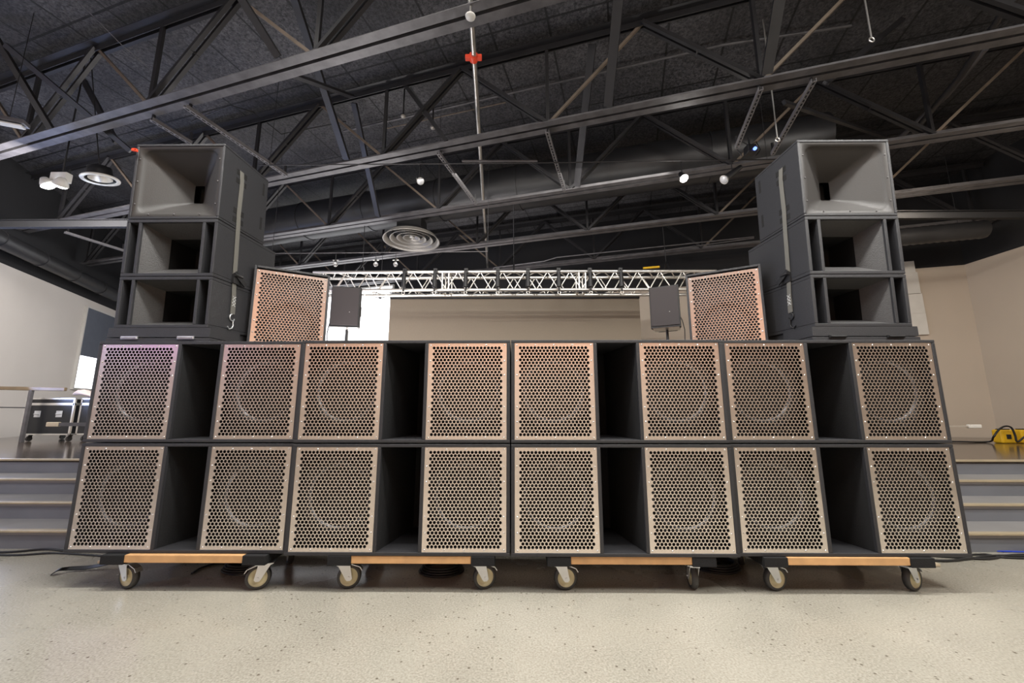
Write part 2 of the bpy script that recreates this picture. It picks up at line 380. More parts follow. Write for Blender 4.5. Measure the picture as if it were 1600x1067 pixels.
bl_lab = {470: 'dark flat bridging bar coming down at top left beside the pale chord', 550: 'dark flat bridging bar left of the silver pipe, mid ceiling',
          925: 'dark bridging bar right of the silver pipe, mid ceiling', 985: 'wide grey bridging bar at top right of the silver pipe', 380: 'short dark bridging bar above the pale chord at top left',
          888: 'bridging bar above the truss, right of the silver pipe', 625: 'bridging bar just left of the round ceiling diffuser neck', 1175: 'dark upright bridging bar above the lit spotlight on the right'}
for (px, i), o in br.items(): tag(o, bl_lab[px], 'brace', 'bridging bars between the roof joists')
# perforated struts across the joists
def strut(ax, ay, bx, by, z, label):
    a = at_z(ax, ay, z); b = at_z(bx, by, z)
    s = -((a+b)/2).dot(Jd); ka, kb = a.dot(Kd), b.dot(Kd)
    a = jp(ka, s, z); b = jp(kb, s, z); L_ = (b-a).length; d = (b-a)/L_
    t = thing('perforated_strut', label, 'strut', a, group='perforated struts hung across the joists')
    sd = -Jd
    mb = MB()
    for e in (-1, 1): mb.bar(sd*e*.018, sd*e*.018+d*L_, .004, .036)
    # slotted underside: rungs between two rails
    for e in (-1, 1): mb.bar(sd*e*.014-V((0, 0, .018)), sd*e*.014-V((0, 0, .018))+d*L_, .010, .003)
    nr = int(L_/.05)
    for i in range(nr+1):
        c = d*(i*L_/nr)-V((0, 0, .018)); mb.bar(c-sd*.012, c+sd*.012, .016, .003)
    mb.build('channel', M['strut'], t)
    MB().bar(d*L_*.98, d*L_*.98+V((0, 0, .12)), .02, .02, (1, 0, 0)).build('hanger', M['steel_black'], t)
    MB().bar(d*L_*.04, d*L_*.04+V((0, 0, .12)), .02, .02, (1, 0, 0)).build('hanger', M['steel_black'], t)
for a in ((287, 166, 449, 273, 'slotted steel strut running down to the left tower top, long one'), (236, 186, 299, 223, 'short slotted strut left of the long one above the left tower'),
          (682, 240, 746, 317, 'slotted strut left of the silver pipe, mid ceiling'), (848, 206, 887, 296, 'slotted strut right of the silver pipe, mid ceiling'),
          (1190, 138, 1150, 230, 'slotted strut above the blue-lit spotlight'), (1272, 125, 1207, 240, 'slotted strut running down to the right tower top'),
          (105, 362, 190, 392, 'pale slotted strut at far left, left of the tower')):
    strut(*a[:4], 3.84, a[4])

# ------------------------------------------------------------------ sprinkler pipe
a = at_z(733, -30, 4.12); b = at_z(762, 418, 4.12)
t = thing('sprinkler_pipe', 'silver sprinkler pipe running front to back through the roof joists', 'pipe', a)
MB().cyl(V(), b-a, .024, 16).build('pipe_run', M['pipe'], t)
c = at_z(740, 90, 4.12)-a
d = (b-a).normalized()
cp = MB().cyl(c-d*.03, c+d*.03, .038, 20)
cp.box(-.075, -.03, -.02, .02, -.02, .02, Matrix.Translation(c)).box(.03, .075, -.02, .02, -.02, .02, Matrix.Translation(c))
cp.build('coupling', M['orange'], t, .004, 'orange pipe coupling')
h = at_z(735, 27, 3.8)-a
hd = MB().cyl(V((h.x, h.y, .28*-1)), V((h.x, h.y, 0)), .010, 8)
hd.build('sprinkler_drop', M['pipe'], t)
MB().lathe([(0.0, 0), (.035, 0), (.038, .01), (.012, .018), (0, .02)], Matrix.Translation((h.x, h.y, -.32)), 20).build('sprinkler_head', M['white_enamel'], t)

# ------------------------------------------------------------------ ducts
def along_j(name, k, s0, s1, z, r, label, cat, m, ribs=0, collars=True):
    a = jp(k, s0, z); b = jp(k, s1, z)
    t = thing(name, label, cat, a)
    mb = MB()
    if ribs:
        L_ = (b-a).length; d = (b-a)/L_; u = d.orthogonal().normalized(); q_ = d.cross(u); rings = []
        n = int(L_/ribs)
        for i in range(n+1):
            rr = r*(1 if i % 2 else .93); rings.append([d*(L_*i/n)+(u*cos(2*pi*j/20)+q_*sin(2*pi*j/20))*rr for j in range(20)])
        mb.loft(rings, True, cap=True)
    else: mb.cyl(V(), b-a, r, 32)
    mb.build('duct_body', m, t)
    if collars:
        d = (b-a); L_ = d.length; d = d/L_; n = int(L_/1.5)
        for i in range(1, n+1):
            MB().cyl(d*(L_*i/(n+1))-d*.015, d*(L_*i/(n+1))+d*.015, r+.012, 32).build('duct_collar', m, t)
    return t
along_j('round_duct', 3.60, -6.5, 3.3, 4.50, .34, 'large dark round air duct crossing the middle of the ceiling', 'duct', M['duct'])
t = along_j('flexible_duct', 5.2, 4.0, 5.9, 3.62, .14, 'dark ribbed flexible duct at far right under the ceiling', 'duct', M['duct'], .05, False)
for s_ in (.3, 1.6): MB().cyl(-Jd*s_+V((0, 0, .12)), -Jd*s_+V((0, 0, 1.38)), .004, 6).build('hanger_wire', M['steel_black'], t)
# duct along the left wall top
a = lw0+ln*.28+ld*.2; b = lw0+ln*.28+ld*5.4
a.z = b.z = 3.52
t = thing('wall_duct', 'blue-grey round duct running along the top of the left wall', 'duct', a)
MB().cyl(V(), b-a, .13, 28).build('duct_body', M['duct'], t)
d = (b-a).normalized()
for i in range(1, 6): MB().cyl(d*(i*.9)-d*.012, d*(i*.9)+d*.012, .142, 28).build('duct_collar', M['duct'], t)

# level black beams at tower height, left and right
for (x0, y0, x1, y1, Y, lab) in ((-40, 356, 205, 353, 2.6, 'level black beam at far left, ending behind the left tower'), (1392, 342, 1660, 345, 2.6, 'level black beam at far right, starting behind the right tower')):
    a = at_y(x0, y0, Y); b = at_y(x1, y1, Y); b.z = a.z
    if a.x < -7.2: pass
    MBo = MB().bar(V(), b-a, .06, .008).bar(V((0, 0, .1)), b-a+V((0, 0, .1)), .06, .008).bar(V((0, 0, .05)), b-a+V((0, 0, .05)), .01, .1)
    o = MBo.build('ceiling_beam', M['blackwall'], None, .002); o.location = a
    tag(o, lab, 'beam')

# ------------------------------------------------------------------ perforated grille (shared mesh)
GW, GH = .452, .545
def grille_mesh(gw, gh, px, pz, r, nx=19, nz=29, th=.0025, seg=10):
    pts = [V((-gw/2, 0)), V((gw/2, 0)), V((gw/2, gh)), V((-gw/2, gh))]; outer = [(0, 1), (1, 2), (2, 3), (3, 0)]
    faces = []; edges = list(outer); z0 = (gh-(nz-1)*pz)/2
    loops = [[0, 1, 2, 3]]
    for j in range(nz):
        for i in range(nx):
            cx = (i-(nx-1)/2)*px+(px/4 if j % 2 else -px/4); cz = z0+j*pz; b = len(pts)
            pts += [V((cx+r*cos(2*pi*k/seg+.3), cz+r*sin(2*pi*k/seg+.3))) for k in range(seg)]
            lp = [b+k for k in range(seg)]; loops.append(lp)
            edges += [(lp[k], lp[(k+1) % seg]) for k in range(seg)]
    holes = [l for l in loops[1:]]
    ov, oe, of, a, b_, c_ = delaunay_2d_cdt(pts, edges, [], 1, 1e-7)
    ctr = [(sum((pts[i].x for i in l))/seg, sum((pts[i].y for i in l))/seg) for l in holes]
    from collections import defaultdict
    grid = defaultdict(list)
    for cx, cz in ctr: grid[(int(cx//.03), int(cz//.03))].append((cx, cz))
    keep = []
    for f in of:
        x = sum(ov[i].x for i in f)/len(f); z = sum(ov[i].y for i in f)/len(f)
        g = (int(x//.03), int(z//.03)); bad = False
        for dx in (-1, 0, 1):
            for dz in (-1, 0, 1):
                for cx, cz in grid.get((g[0]+dx, g[1]+dz), ()):
                    if (x-cx)**2+(z-cz)**2 < (r*.93)**2: bad = True
        if not bad: keep.append(f)
    n = len(ov); vs = [(p.x, 0, p.y) for p in ov]+[(p.x, th, p.y) for p in ov]
    fs = [list(f) for f in keep]+[[i+n for i in f][::-1] for f in keep]
    ec = defaultdict(int)
    for f in keep:
        for i in range(len(f)):
            ec[(f[i], f[(i+1) % len(f)])] += 1
    for (i, j), c in ec.items():
        if (j, i) not in ec: fs.append([j, i, i+n, j+n])
    me = bpy.data.meshes.new('grille'); me.from_pydata(vs, [], fs); me.update(); me.materials.append(M['grille'])
    return me
GR = grille_mesh(GW, GH, .0209, .01745, .0086)
SCREW = MB().lathe([(.0048, 0), (.0045, .0015), (.003, .003), (0, .0035)], Matrix.Rotation(pi/2, 4, 'X'), 12).mesh('screw', M['screw'])
SCREWD = SCREW.copy(); SCREWD.materials.clear(); SCREWD.materials.append(M['steel_mid'])
def add_grille(parent, x, y, z, gw=GW, gh=GH):
    g = link('grille', GR, parent); g.location = (x, y, z)
    xs = [-gw/2+.013, -gw/4+.006, 0, gw/4-.006, gw/2-.013]
    ps = [(a_, .012) for a_ in xs]+[(a_, gh-.012) for a_ in xs]+[(s_, gh*f_) for s_ in (xs[0], xs[-1]) for f_ in (.18, .33, .66, .81)]
    for a_, b_ in ps:
        s_ = link('screw', SCREW, g); s_.location = (a_, 0, b_)
    return g
# driver meshes, axis along -y
RX = Matrix.Rotation(pi/2, 4, 'X')
DRV = MB().lathe([(.222, -.02), (.222, .004), (.205, .008), (.2, 0)], RX, 40).mesh('driver', M['cab'])
SUR = MB().lathe([(.2, 0)]+[(.2-.026*t_/6, .014*sin(pi*t_/6)) for t_ in range(1, 7)], RX, 40).mesh('surround', M['rubber'])
CON = MB().lathe([(.174, .0), (.172, -.006), (.12, -.032), (.066, -.058)], RX, 40).mesh('cone', M['cone'])
CAP = MB().lathe([(.07*cos(t_*pi/14), -.058+.036*sin(t_*pi/14)) for t_ in range(8)], RX, 40).mesh('dust_cap', M['cone'])
def add_driver(parent, x, y, z, sc=1):
    d_ = link('driver', DRV, parent); d_.location = (x, y, z); d_.scale = (sc, sc, sc)
    for nm, me in (('surround', SUR), ('cone', CON), ('dust_cap', CAP)): link(nm, me, d_)
    return d_

# ------------------------------------------------------------------ subwoofer cabinets
H = .579; PITCHZ = .5851; DEP = .60
def make_sub(wd):
    t = thing('subwoofer', '', 'speaker', group='horn subwoofers stacked two high in the speaker wall')
    hw = wd/2; T = .018
    sh = MB().box(-hw, hw, 0, DEP, 0, T).box(-hw, hw, 0, DEP, H-T, H).box(-hw, -hw+T, 0, DEP, T, H-T).box(hw-T, hw, 0, DEP, T, H-T).box(-hw+T, hw-T, DEP-T, DEP, T, H-T)
    sh.build('cabinet', M['cab'], t, .003)
    sl = hw-T-.002-GW          # x of the grille's inner edge
    for s in (-1, 1):
        MB().box(min(s*sl, s*(sl-.02)), max(s*sl, s*(sl-.02)), .0, .045, T, H-T).build('slot_edge_board', M['cab'], t, .003)
    # horn mouth walls curving to a narrow throat
    prof = []
    for i in range(9):
        u = i/8; prof.append(((sl-.02)*(1-u)**1.2*1+.028*u, .02+.44*u))
    mb = MB()
    for s in (-1, 1):
        mb.loft([[(s*x, y, T+.001) for x, y in prof], [(s*x, y, H-T-.001) for x, y in prof]], True, close=False)
    mb.box(-.05, .05, .46, .475, T, H-T)
    mb.build('horn_mouth', M['cab_dark'], t)
    for s in (-1, 1):
        gx = s*(sl+GW/2)
        ch = MB().box(gx-GW/2+.001, gx+GW/2-.001, .085, .097, T, H-T); ch.build('baffle', M['cab_in'], t)
        add_driver(t, gx, .075, H/2)
        add_grille(t, gx, .004, (H-GH)/2)
    return t
XB = [-2.434, -1.2135, 0, 1.2146, 2.4420]; YB = [.054, .0048, 0, -.0048, .0337]
Z0 = .19
cols = ['leftmost', 'second from left', 'third from left', 'rightmost']
extra = {(0, 1): 'purple-tinted, under the left tower', (1, 1): 'right of the purple-tinted one', (2, 1): 'under the taupe screen', (3, 1): 'under the right tower',
         (0, 0): 'nearest the left steps', (1, 0): 'on a dolly, left of centre', (2, 0): 'on a dolly, right of centre', (3, 0): 'nearest the right steps'}
protos = {}
for i in range(4):
    wd = math.hypot(XB[i+1]-XB[i], YB[i+1]-YB[i])-.006
    ang = 0; cx = (XB[i]+XB[i+1])/2; cy = (YB[i]+YB[i+1])/2
    p = make_sub(wd)
    place(p, (cx, cy, Z0), (0, 0, ang), 'black double-grille subwoofer, %s in bottom row, %s' % (cols[i], extra[(i, 0)]))
    p2 = dup(p); place(p2, (cx, cy, Z0+PITCHZ), (0, 0, ang), 'black double-grille subwoofer, %s in top row, %s' % (cols[i], extra[(i, 1)]))
    # little feet strip between the two
    for dx in (-.5, .5):
        pass
# thin rubber feet as parts of the top row (they carry it)
FEET = MB().box(-.5, -.44, .05, .11, -(PITCHZ-H), 0).box(.44, .5, .05, .11, -(PITCHZ-H), 0).box(-.5, -.44, .45, .51, -(PITCHZ-H), 0).box(.44, .5, .45, .51, -(PITCHZ-H), 0).mesh('rubber_feet', M['rubber'])
for o in list(COL.objects):
    if o.name.startswith('subwoofer') and o.location.z > .5: link('rubber_feet', FEET, o)

# ------------------------------------------------------------------ dollies with casters
def caster(parent, x, y, steer, brake=True):
    r, zw = .062, .062
    Mz = Matrix.Rotation(steer, 4, 'Z')
    e = bpy.data.objects.new('caster', None); COL.objects.link(e); e.parent = parent; e.location = (x, y, 0); e.rotation_euler = (0, 0, steer); e.empty_display_size = .03
    # wheel axis along local y (wheel rolls along x)
    ry = Matrix.Translation((.028, 0, zw)) @ Matrix.Rotation(pi/2, 4, 'X')
    MB().lathe([(.046, -.016), (.056, -.0165), (r, -.010), (r, .010), (.056, .0165), (.046, .016)], ry, 32).build('tyre', M['tyre'], e)
    MB().lathe([(.0, -.010), (.012, -.016), (.014, -.011), (.04, -.008), (.047, -.016), (.047, .016), (.04, .008), (.014, .011), (.012, .016), (0, .010)], ry, 32).build('wheel', M['cream'], e)
    mb = MB()
    for s in (-1, 1):
        vs = [(-.03, s*.022, .128), (.03, s*.022, .128), (.044, s*.022, .055), (.036, s*.022, .046), (.02, s*.022, .046), (.012, s*.022, .055)]
        n = len(vs); w_ = [(a_, b_+s*.003, c_) for a_, b_, c_ in vs]
        mb.add(vs+w_, [list(range(n)), list(range(n, 2*n))[::-1]]+[(i, (i+1) % n, n+(i+1) % n, n+i) for i in range(n)])
    mb.box(-.036, .036, -.026, .026, .124, .131); mb.cyl((0, 0, .129), (0, 0, .135), .024, 20)
    mb.cyl((.028, -.03, zw), (.028, .03, zw), .006, 10)
    mb.build('fork', M['zinc'], e, .001)
    MB().box(-.045, .045, -.04, .04, .133, .1365).build('caster_plate', M['zinc'], e)
    if brake:
        mb = MB(); mb.bar((.03, 0, .128), (.082, 0, .108), .036, .004).bar((.082, 0, .108), (.094, 0, .09), .036, .004)
        mb.build('brake_pedal', M['zinc'], e)
    return e
dl = [(-2.11, -1.39, -.25, 3.5, 'leftmost'), (-.88, -.18, .25, .3, 'second from the left'), (.30, .98, .1, 1.45, 'third from the left'), (1.43, 2.13, .15, .35, 'rightmost')]
for x0, x1, s0_, s1_, nm in dl:
    cx = (x0+x1)/2; L_ = .445
    t = thing('dolly', 'black and pine furniture dolly on four casters, %s under the speaker wall' % nm, 'dolly', (cx, .0, 0), group='dollies under the subwoofers')
    for s in (-1, 1):
        MB().box(min(s*L_, s*(L_-.125)), max(s*L_, s*(L_-.125)), .0, .49, .141, .1895).build('end_pad', M['cab_dark'], t, .003)
    for y0 in (.006, .44):
        MB().box(-L_+.125, L_-.125, y0, y0+.04, .150, .189).build('wood_rail', M['wood'], t, .003)
    h = (x1-x0)/2
    caster(t, -h-(.0 if nm == 'leftmost' else .03), .075, s0_); caster(t, h+(.045 if nm == 'leftmost' else .01), .075, s1_)
    caster(t, -h, .415, 1.0, False); caster(t, h, .415, 2.2, False)

# ------------------------------------------------------------------ speaker towers
TW = .572
def roundrect(w_, h_, r, n=6, cz=0):
    pts = []
    for cx, cz_, a0 in ((w_/2-r, h_/2-r, 0), (-w_/2+r, h_/2-r, pi/2), (-w_/2+r, -h_/2+r, pi), (w_/2-r, -h_/2+r, 3*pi/2)):
        for i in range(n+1): a_ = a0+pi/2*i/n; pts.append((cx+r*cos(a_), cz_+r*sin(a_)+cz))
    return pts
def make_horn_cab(h_, dep, sgn, lab):
    t = thing('horn_speaker', lab, 'speaker')
    hw = TW/2; T = .016
    b = MB().box(-hw, hw, 0, dep, 0, T).box(-hw, hw, 0, dep, h_-T, h_).box(-hw, -hw+T, 0, dep, T, h_-T).box(hw-T, hw, 0, dep, T, h_-T).box(-hw+T, hw-T, dep-T, dep, T, h_-T)
    b.build('cabinet', M['cab'], t, .004)
    iw, ih = TW-2*T-.002, h_-2*T-.002; cz = h_/2
    n = 6
    R0 = [(p_[0], .004, p_[1]) for p_ in roundrect(iw, ih, .004, n, cz)]
    R1 = [(p_[0], .006, p_[1]) for p_ in roundrect(iw-.05, ih-.04, .055, n, cz)]
    prof = [(iw-.055, ih-.045, .055, .014), (iw-.085, ih-.07, .055, .026), (iw-.14, ih-.11, .045, .045), (iw-.25, ih-.19, .035, .085), (iw-.36, ih-.265, .02, .13), (.065, .125, .008, .18)]
    rings = [R0, R1]+[[(p_[0], y, p_[1]) for p_ in roundrect(a_, b_, r_, n, cz)] for a_, b_, r_, y in prof]
    MB().loft(rings, True).build('horn_flare', M['horn'], t)
    l = prof[-1]; MB().box(-l[0]/2-.01, l[0]/2+.01, .24, .25, cz-l[1]/2-.01, cz+l[1]/2+.01).build('throat', M['cab_in'], t)
    for x, z in [(-iw/2+.013, f_*h_) for f_ in (.2, .5, .8)]+[(iw/2-.013, f_*h_) for f_ in (.2, .5, .8)]+[(f_*iw, .032) for f_ in (-.3, 0, .3)]:
        s_ = link('screw', SCREWD, t); s_.location = (x, .004, z)
    # recessed strap slots on the inner side
    x = sgn*hw
    for yz in ((.17, .39), (.17, .33), (.17, .12), (.17, .06)):
        MB().box(x-.004 if sgn > 0 else x-.0015, x+.0015 if sgn > 0 else x+.004, yz[0]-.05, yz[0]+.05, yz[1]-.018, yz[1]+.018).build('strap_slot', M['cab_in'], t, .001)
    for z in (.10, .36): MB().box(min(x, x+sgn*.0015), max(x, x+sgn*.0015), dep-.06, dep-.04, z, z+.09).build('side_slot', M['cab_in'], t, label='narrow vertical slot with pale edge')
    return t
def make_mid_cab(h_, dep, sgn, lab):
    t = thing('midbass_speaker', lab, 'speaker')
    hw = TW/2; T = .02
    b = MB().box(-hw, hw, 0, dep, 0, T).box(-hw, hw, 0, dep, h_-T, h_).box(-hw, -hw+T, 0, dep, T, h_-T).box(hw-T, hw, 0, dep, T, h_-T).box(-hw+T, hw-T, dep-T, dep, T, h_-T)
    b.build('cabinet', M['cab'], t, .003)
    dv = hw-.085
    for s in (-1, 1): MB().box(s*dv-.009, s*dv+.009, .0, .34, T, h_-T).build('divider', M['cab'], t, .002)
    for s in (-1, 1): MB().box(min(s*(dv+.009), s*(hw-T)), max(s*(dv+.009), s*(hw-T)), .2, .21, T, h_-T).build('side_port', M['cab_in'], t)
    # pyramid walls of the horn: four sloping faces to a dark square throat
    ix = dv-.009; tz0, tz1 = h_*.5-.10, h_*.5+.10; tx = .105
    o = [(-ix, .015, T), (ix, .015, T), (ix, .015, h_-T), (-ix, .015, h_-T)]; i_ = [(-tx, .125, tz0), (tx, .125, tz0), (tx, .125, tz1), (-tx, .125, tz1)]
    MB().loft([o, i_]).build('horn_walls', M['horn_side'], t)
    MB().box(-tx, tx, .33, .34, tz0, tz1).box(-tx-.005, -tx, .126, .34, tz0, tz1).box(tx, tx+.005, .126, .34, tz0, tz1).box(-tx, tx, .126, .34, tz1, tz1+.005).box(-tx, tx, .126, .34, tz0-.005, tz0).build('throat', M['cab_in'], t)
    return t
M['horn_side'] = mat('grey_painted_horn', srgb(62, 61, 61), .5, bump=.3, bscale=160, var=.1, vscale=100)
for side, sgn, X0 in (('left', 1, -2.40+TW/2), ('right', -1, 1.808+TW/2)):
    yfr = .06
    # plinth board sits on the subwoofers
    zt = Z0+PITCHZ+H
    t = thing('plinth_board', 'thick black board under the %s speaker tower' % side, 'board', (X0-(.0 if sgn > 0 else -.0), yfr, zt+.0005))
    MB().box(-.315, .315, 0, .26, 0, .026).box(-.27, .27, .26, .66, 0, .026).build('base_plate', M['cab'], t, .002)
    # the wedge that leans the tower a little forward
    tl = R(2.2)
    ol = [(-.31, 0), (.31, 0), (.31, .26), (.275, .26), (.275, .62), (-.275, .62), (-.275, .26), (-.31, .26)]
    lid = MB(); a_ = [(x, y, .031) for x, y in ol]; b_ = [(x, y, .088+y*sin(tl)) for x, y in ol]
    lid.loft([a_, b_], cap=True).build('lid', M['cab'], t, .003)
    MB().box(-.29, .29, .03, .64, .026, .031).build('spacer', M['cab_in'], t)
    for x in (-.17, .17):
        MB().box(x-.05, x+.05, -.008, .0, .018, .036).cyl((x-.045, -.010, .027), (x+.045, -.010, .027), .005, 8).build('latch', M['zinc'] if sgn > 0 else M['black'], t, .001)
    zb = zt+.0895
    hs = [.318, .366, .505]; deps = [.60, .60, .45]; z = 0
    nms = ['lowest, on the plinth board', 'middle', 'topmost, with one big flared horn']
    for k in range(3):
        loc = V((X0, yfr+.005-sin(tl)*z, zb+cos(tl)*z))
        if k < 2: o = make_mid_cab(hs[k], deps[k], sgn, 'black slot-fronted speaker in the %s tower, %s of its three cabinets' % (side, nms[k]))
        else: o = make_horn_cab(hs[k], deps[k], sgn, 'black speaker with a big flared square horn, topmost in the %s tower' % side)
        o.location = loc; o.rotation_euler = (tl, 0, 0)
        z += hs[k]+.003
    # ratchet strap on the inner side
    x = X0+sgn*(TW/2+.006)
    def sp(y, zz): return V((0, yfr+.005-sin(tl)*zz+y, cos(tl)*zz))
    t = thing('ratchet_strap', 'grey ratchet strap hanging down the inner side of the %s tower' % side, 'strap', (x, 0, zb))
    pts = [sp(.16, 1.10), sp(.17, 1.02), sp(.165, .8), sp(.17, .72), sp(.18, .36), sp(.19, .22)]
    MB().ribbon(pts, .036, .003, (0, 1, 0)).build('webbing', M['strap'], t)
    mb = MB().box(-.006, .010, -.03, .03, -.03, .03, Matrix.Translation(sp(.19, .36)))
    mb.cyl(sp(.16, .385)+V((sgn*.012, 0, 0)), sp(.23, .385)+V((sgn*.012, 0, 0)), .012, 12).bar(sp(.17, .40)+V((sgn*.01, 0, 0)), sp(.26, .34)+V((sgn*.02, 0, 0)), .008, .03)
    mb.build('ratchet', M['black'], t)
    p0 = sp(.19, .19)
    mb = MB()
    for z_ in (.0, .022, .044):
        for e in (-1, 1): mb.bar(p0+V((sgn*.003, -.014*e, z_-.01)), p0+V((sgn*.003, .014*e, z_+.012)), .002, .003)
    mb.build('stitching', M['strapwhite'], t)
    MB().ribbon([sp(.19, .22), sp(.19, .13)], .04, .004, (0, 1, 0)).build('loop_end', M['strap'], t)
    hk = [sp(.19+.022*cos(a_), .105+.022*sin(a_)) for a_ in [pi/2+2*pi*i/14 for i in range(11)]]
    hk += [sp(.2, .075), sp(.205, .055), sp(.195, .035), sp(.17, .025), sp(.155, .04)]
    MB().tube(hk, .004, 8).build('hook', M['zinc'] if sgn > 0 else M['black'], t)

# ------------------------------------------------------------------ copper-lit monitor speakers
def make_monitor(lab):
    t = thing('grille_monitor', lab, 'speaker', group='steel-grille speakers inside the towers')
    hw = .241; h_ = .60; dp = .28; bw = .06; T = .016
    fr = MB()
    fr.box(-hw, -hw+T, -.001, .05, 0, h_).box(hw-T, hw, -.001, .05, 0, h_).box(-hw+T, hw-T, -.001, .05, 0, T).box(-hw+T, hw-T, -.001, .05, h_-T, h_)
    fr.build('front_frame', M['cab'], t, .003)
    MB().loft([[(-hw, .05, 0), (hw, .05, 0), (hw, .05, h_), (-hw, .05, h_)], [(-bw, dp, 0), (bw, dp, 0), (bw, dp, h_), (-bw, dp, h_)]], cap=True).build('cabinet', M['cab'], t)
    add_grille(t, 0, .003, (h_-GH)/2)
    d_ = add_driver(t, 0, .045, .2, .8)
    return t
for lab, pl, pr in (('perforated steel speaker with a copper sheen, right of the left tower', (-1.785, .375), (-1.38, .60)),
                    ('perforated steel speaker with a copper sheen, left of the right tower', (1.315, .615), (1.72, .39))):
    a = V(pl+(0,)); b = V(pr+(0,)); c = (a+b)/2
    o = make_monitor(lab); o.location = (c.x, c.y, Z0+PITCHZ+H+.001); o.rotation_euler = (0, 0, atan2(b.y-a.y, b.x-a.x))

# ------------------------------------------------------------------ PA speakers on stands (on the stage)
def pa(x, y, zb, zt_, wd, yaw, side):
    t = thing('speaker_stand', 'black tripod speaker stand on the stage, %s' % side, 'stand', (x, y, .5), group='speaker stands on the stage')
    MB().cyl((0, 0, .45), (0, 0, zb-.5-.006), .016, 14).build('upper_pole', M['black'], t)
    MB().cyl((0, 0, .12), (0, 0, .75), .021, 14).build('lower_pole', M['black'], t)
    MB().cyl((0, 0, .70), (0, 0, .76), .03, 14).cyl((0, 0, .73), (.06, 0, .73), .008, 8).build('collar', M['black'], t)
    for i in range(3):
        a_ = .5+i*2*pi/3
        l = MB().bar((.02*cos(a_), .02*sin(a_), .5), (.42*cos(a_), .42*sin(a_), .03), .025, .012).bar((.02*cos(a_), .02*sin(a_), .18), (.24*cos(a_), .24*sin(a_), .235), .02, .01)
        l.build('leg', M['black'], t)
        MB().cyl((.42*cos(a_), .42*sin(a_), .001), (.425*cos(a_), .425*sin(a_), .03), .016, 10).build('rubber_foot', M['rubber'], t)
    t = thing('pa_speaker', 'black boxy loudspeaker on a pole, %s' % side, 'speaker', (x, y, zb), (0, 0, yaw), group='loudspeakers on poles behind the wall')
    h_ = zt_-zb; hw = wd/2
    pf = [(-hw, -.15), (hw, -.15), (hw, -.08), (hw*.62, .15), (-hw*.62, .15), (-hw, -.08)]
    MB().loft([[(p_[0], p_[1], 0) for p_ in pf], [(p_[0], p_[1], h_) for p_ in pf]], cap=True).build('cabinet', M['black'], t, .006)
    MB().box(-hw+.012, hw-.012, -.16, -.151, .02, h_-.015).build('front_grille', M['speaker_black'], t, .004)
    MB().box(hw*.3, hw*.36, -.163, -.16, h_*.36, h_*.37).build('badge', M['white_enamel'], t)
    MB().box(-.05, .05, -.07, .07, .0-.0005, .003).build('pole_socket', M['zinc'], t)
    MB().box(-hw+.02, hw-.02, -.14, .08, -.004, -.0005).build('underside_plate', M['alu'], t)
    MB().box(hw*.8-.008, hw*.8+.01, -.03, .06, h_*.35, h_*.6).build('side_handle', M['rubber'], t)
Y = 2.4
a = at_y(530, 455, Y); b = at_y(566, 516, Y)
pa(-2.02, 2.45, 1.91, 2.40, .33, R(10), 'left of the taupe screen')
pa(1.85, 2.45, 1.90, 2.40, .33, R(-26), 'right of the taupe screen')
tag(MB().tube([at_y(524, 490, 2.5), at_y(515, 505, 2.5), at_y(511, 520, 2.5), at_y(511, 560, 2.5), (at_y(511, 560, 2.5)*1.0-V((0, 0, .8)))], .006).build('speaker_cable', M['black']), 'thin black cable hanging from the left pole loudspeaker', 'cable')
tag(MB().tube([at_y(1060, 490, 2.6), at_y(1066, 500, 2.6), at_y(1070, 515, 2.6), at_y(1071, 560, 2.6), (at_y(1071, 560, 2.6)-V((0, 0, .8)))], .006).build('speaker_cable', M['black']), 'thin black cable hanging from the right pole loudspeaker', 'cable')

# ------------------------------------------------------------------ lighting truss
TY, TZ, TH = 3.6, 2.75, .29
t = thing('lighting_truss', 'silver box truss spanning above the taupe screen', 'truss', (0, TY, TZ))
X0, X1 = -3.1, 3.1
cor = [(0, 0), (TH, 0), (TH, TH), (0, TH)]
for y, z in cor: MB().cyl((X0, y, z), (X1, y, z), .024, 14).build('main_chord', M['alu'], t)
for a_, b_ in ((0, 1), (1, 2), (2, 3), (3, 0)):
    mb = MB(); nb = 36; step = (X1-X0)/nb
    for i in range(nb):
        p_, q_ = (cor[a_], cor[b_]) if i % 2 else (cor[b_], cor[a_])
        mb.cyl((X0+i*step, *p_), (X0+(i+1)*step, *q_), .0085, 8, cap=False)
    mb.build('lacing', M['alu'], t)
for x in (-1.05, 1.05):
    mb = MB()
    for dx in (-.05, .05):
        for a_, b_ in ((0, 1), (1, 2), (2, 3), (3, 0)): mb.cyl((x+dx, *cor[a_]), (x+dx, *cor[b_]), .014, 8)
    mb.build('end_frame', M['alu'], t)
for x in (-2.4, 0, 2.4):
    top = {-2.4: (x, .12, 3.86-TZ), 0: (x, -.53, 3.86-TZ), 2.4: (x, .18, 3.86-TZ)}[x]
    MB().cyl((x, .14, TH+.2), top, .006, 8).tube([(x, 0, TH+.02), (x, .14, TH+.2), (x, TH, TH+.02)], .012).build('hanging_sling', M['black'], t)
fx = [632, 680, 728, 778, 825, 873, 922, 970]
pos = ['first', 'second', 'third', 'fourth', 'fifth', 'sixth', 'seventh', 'last']
f0 = None
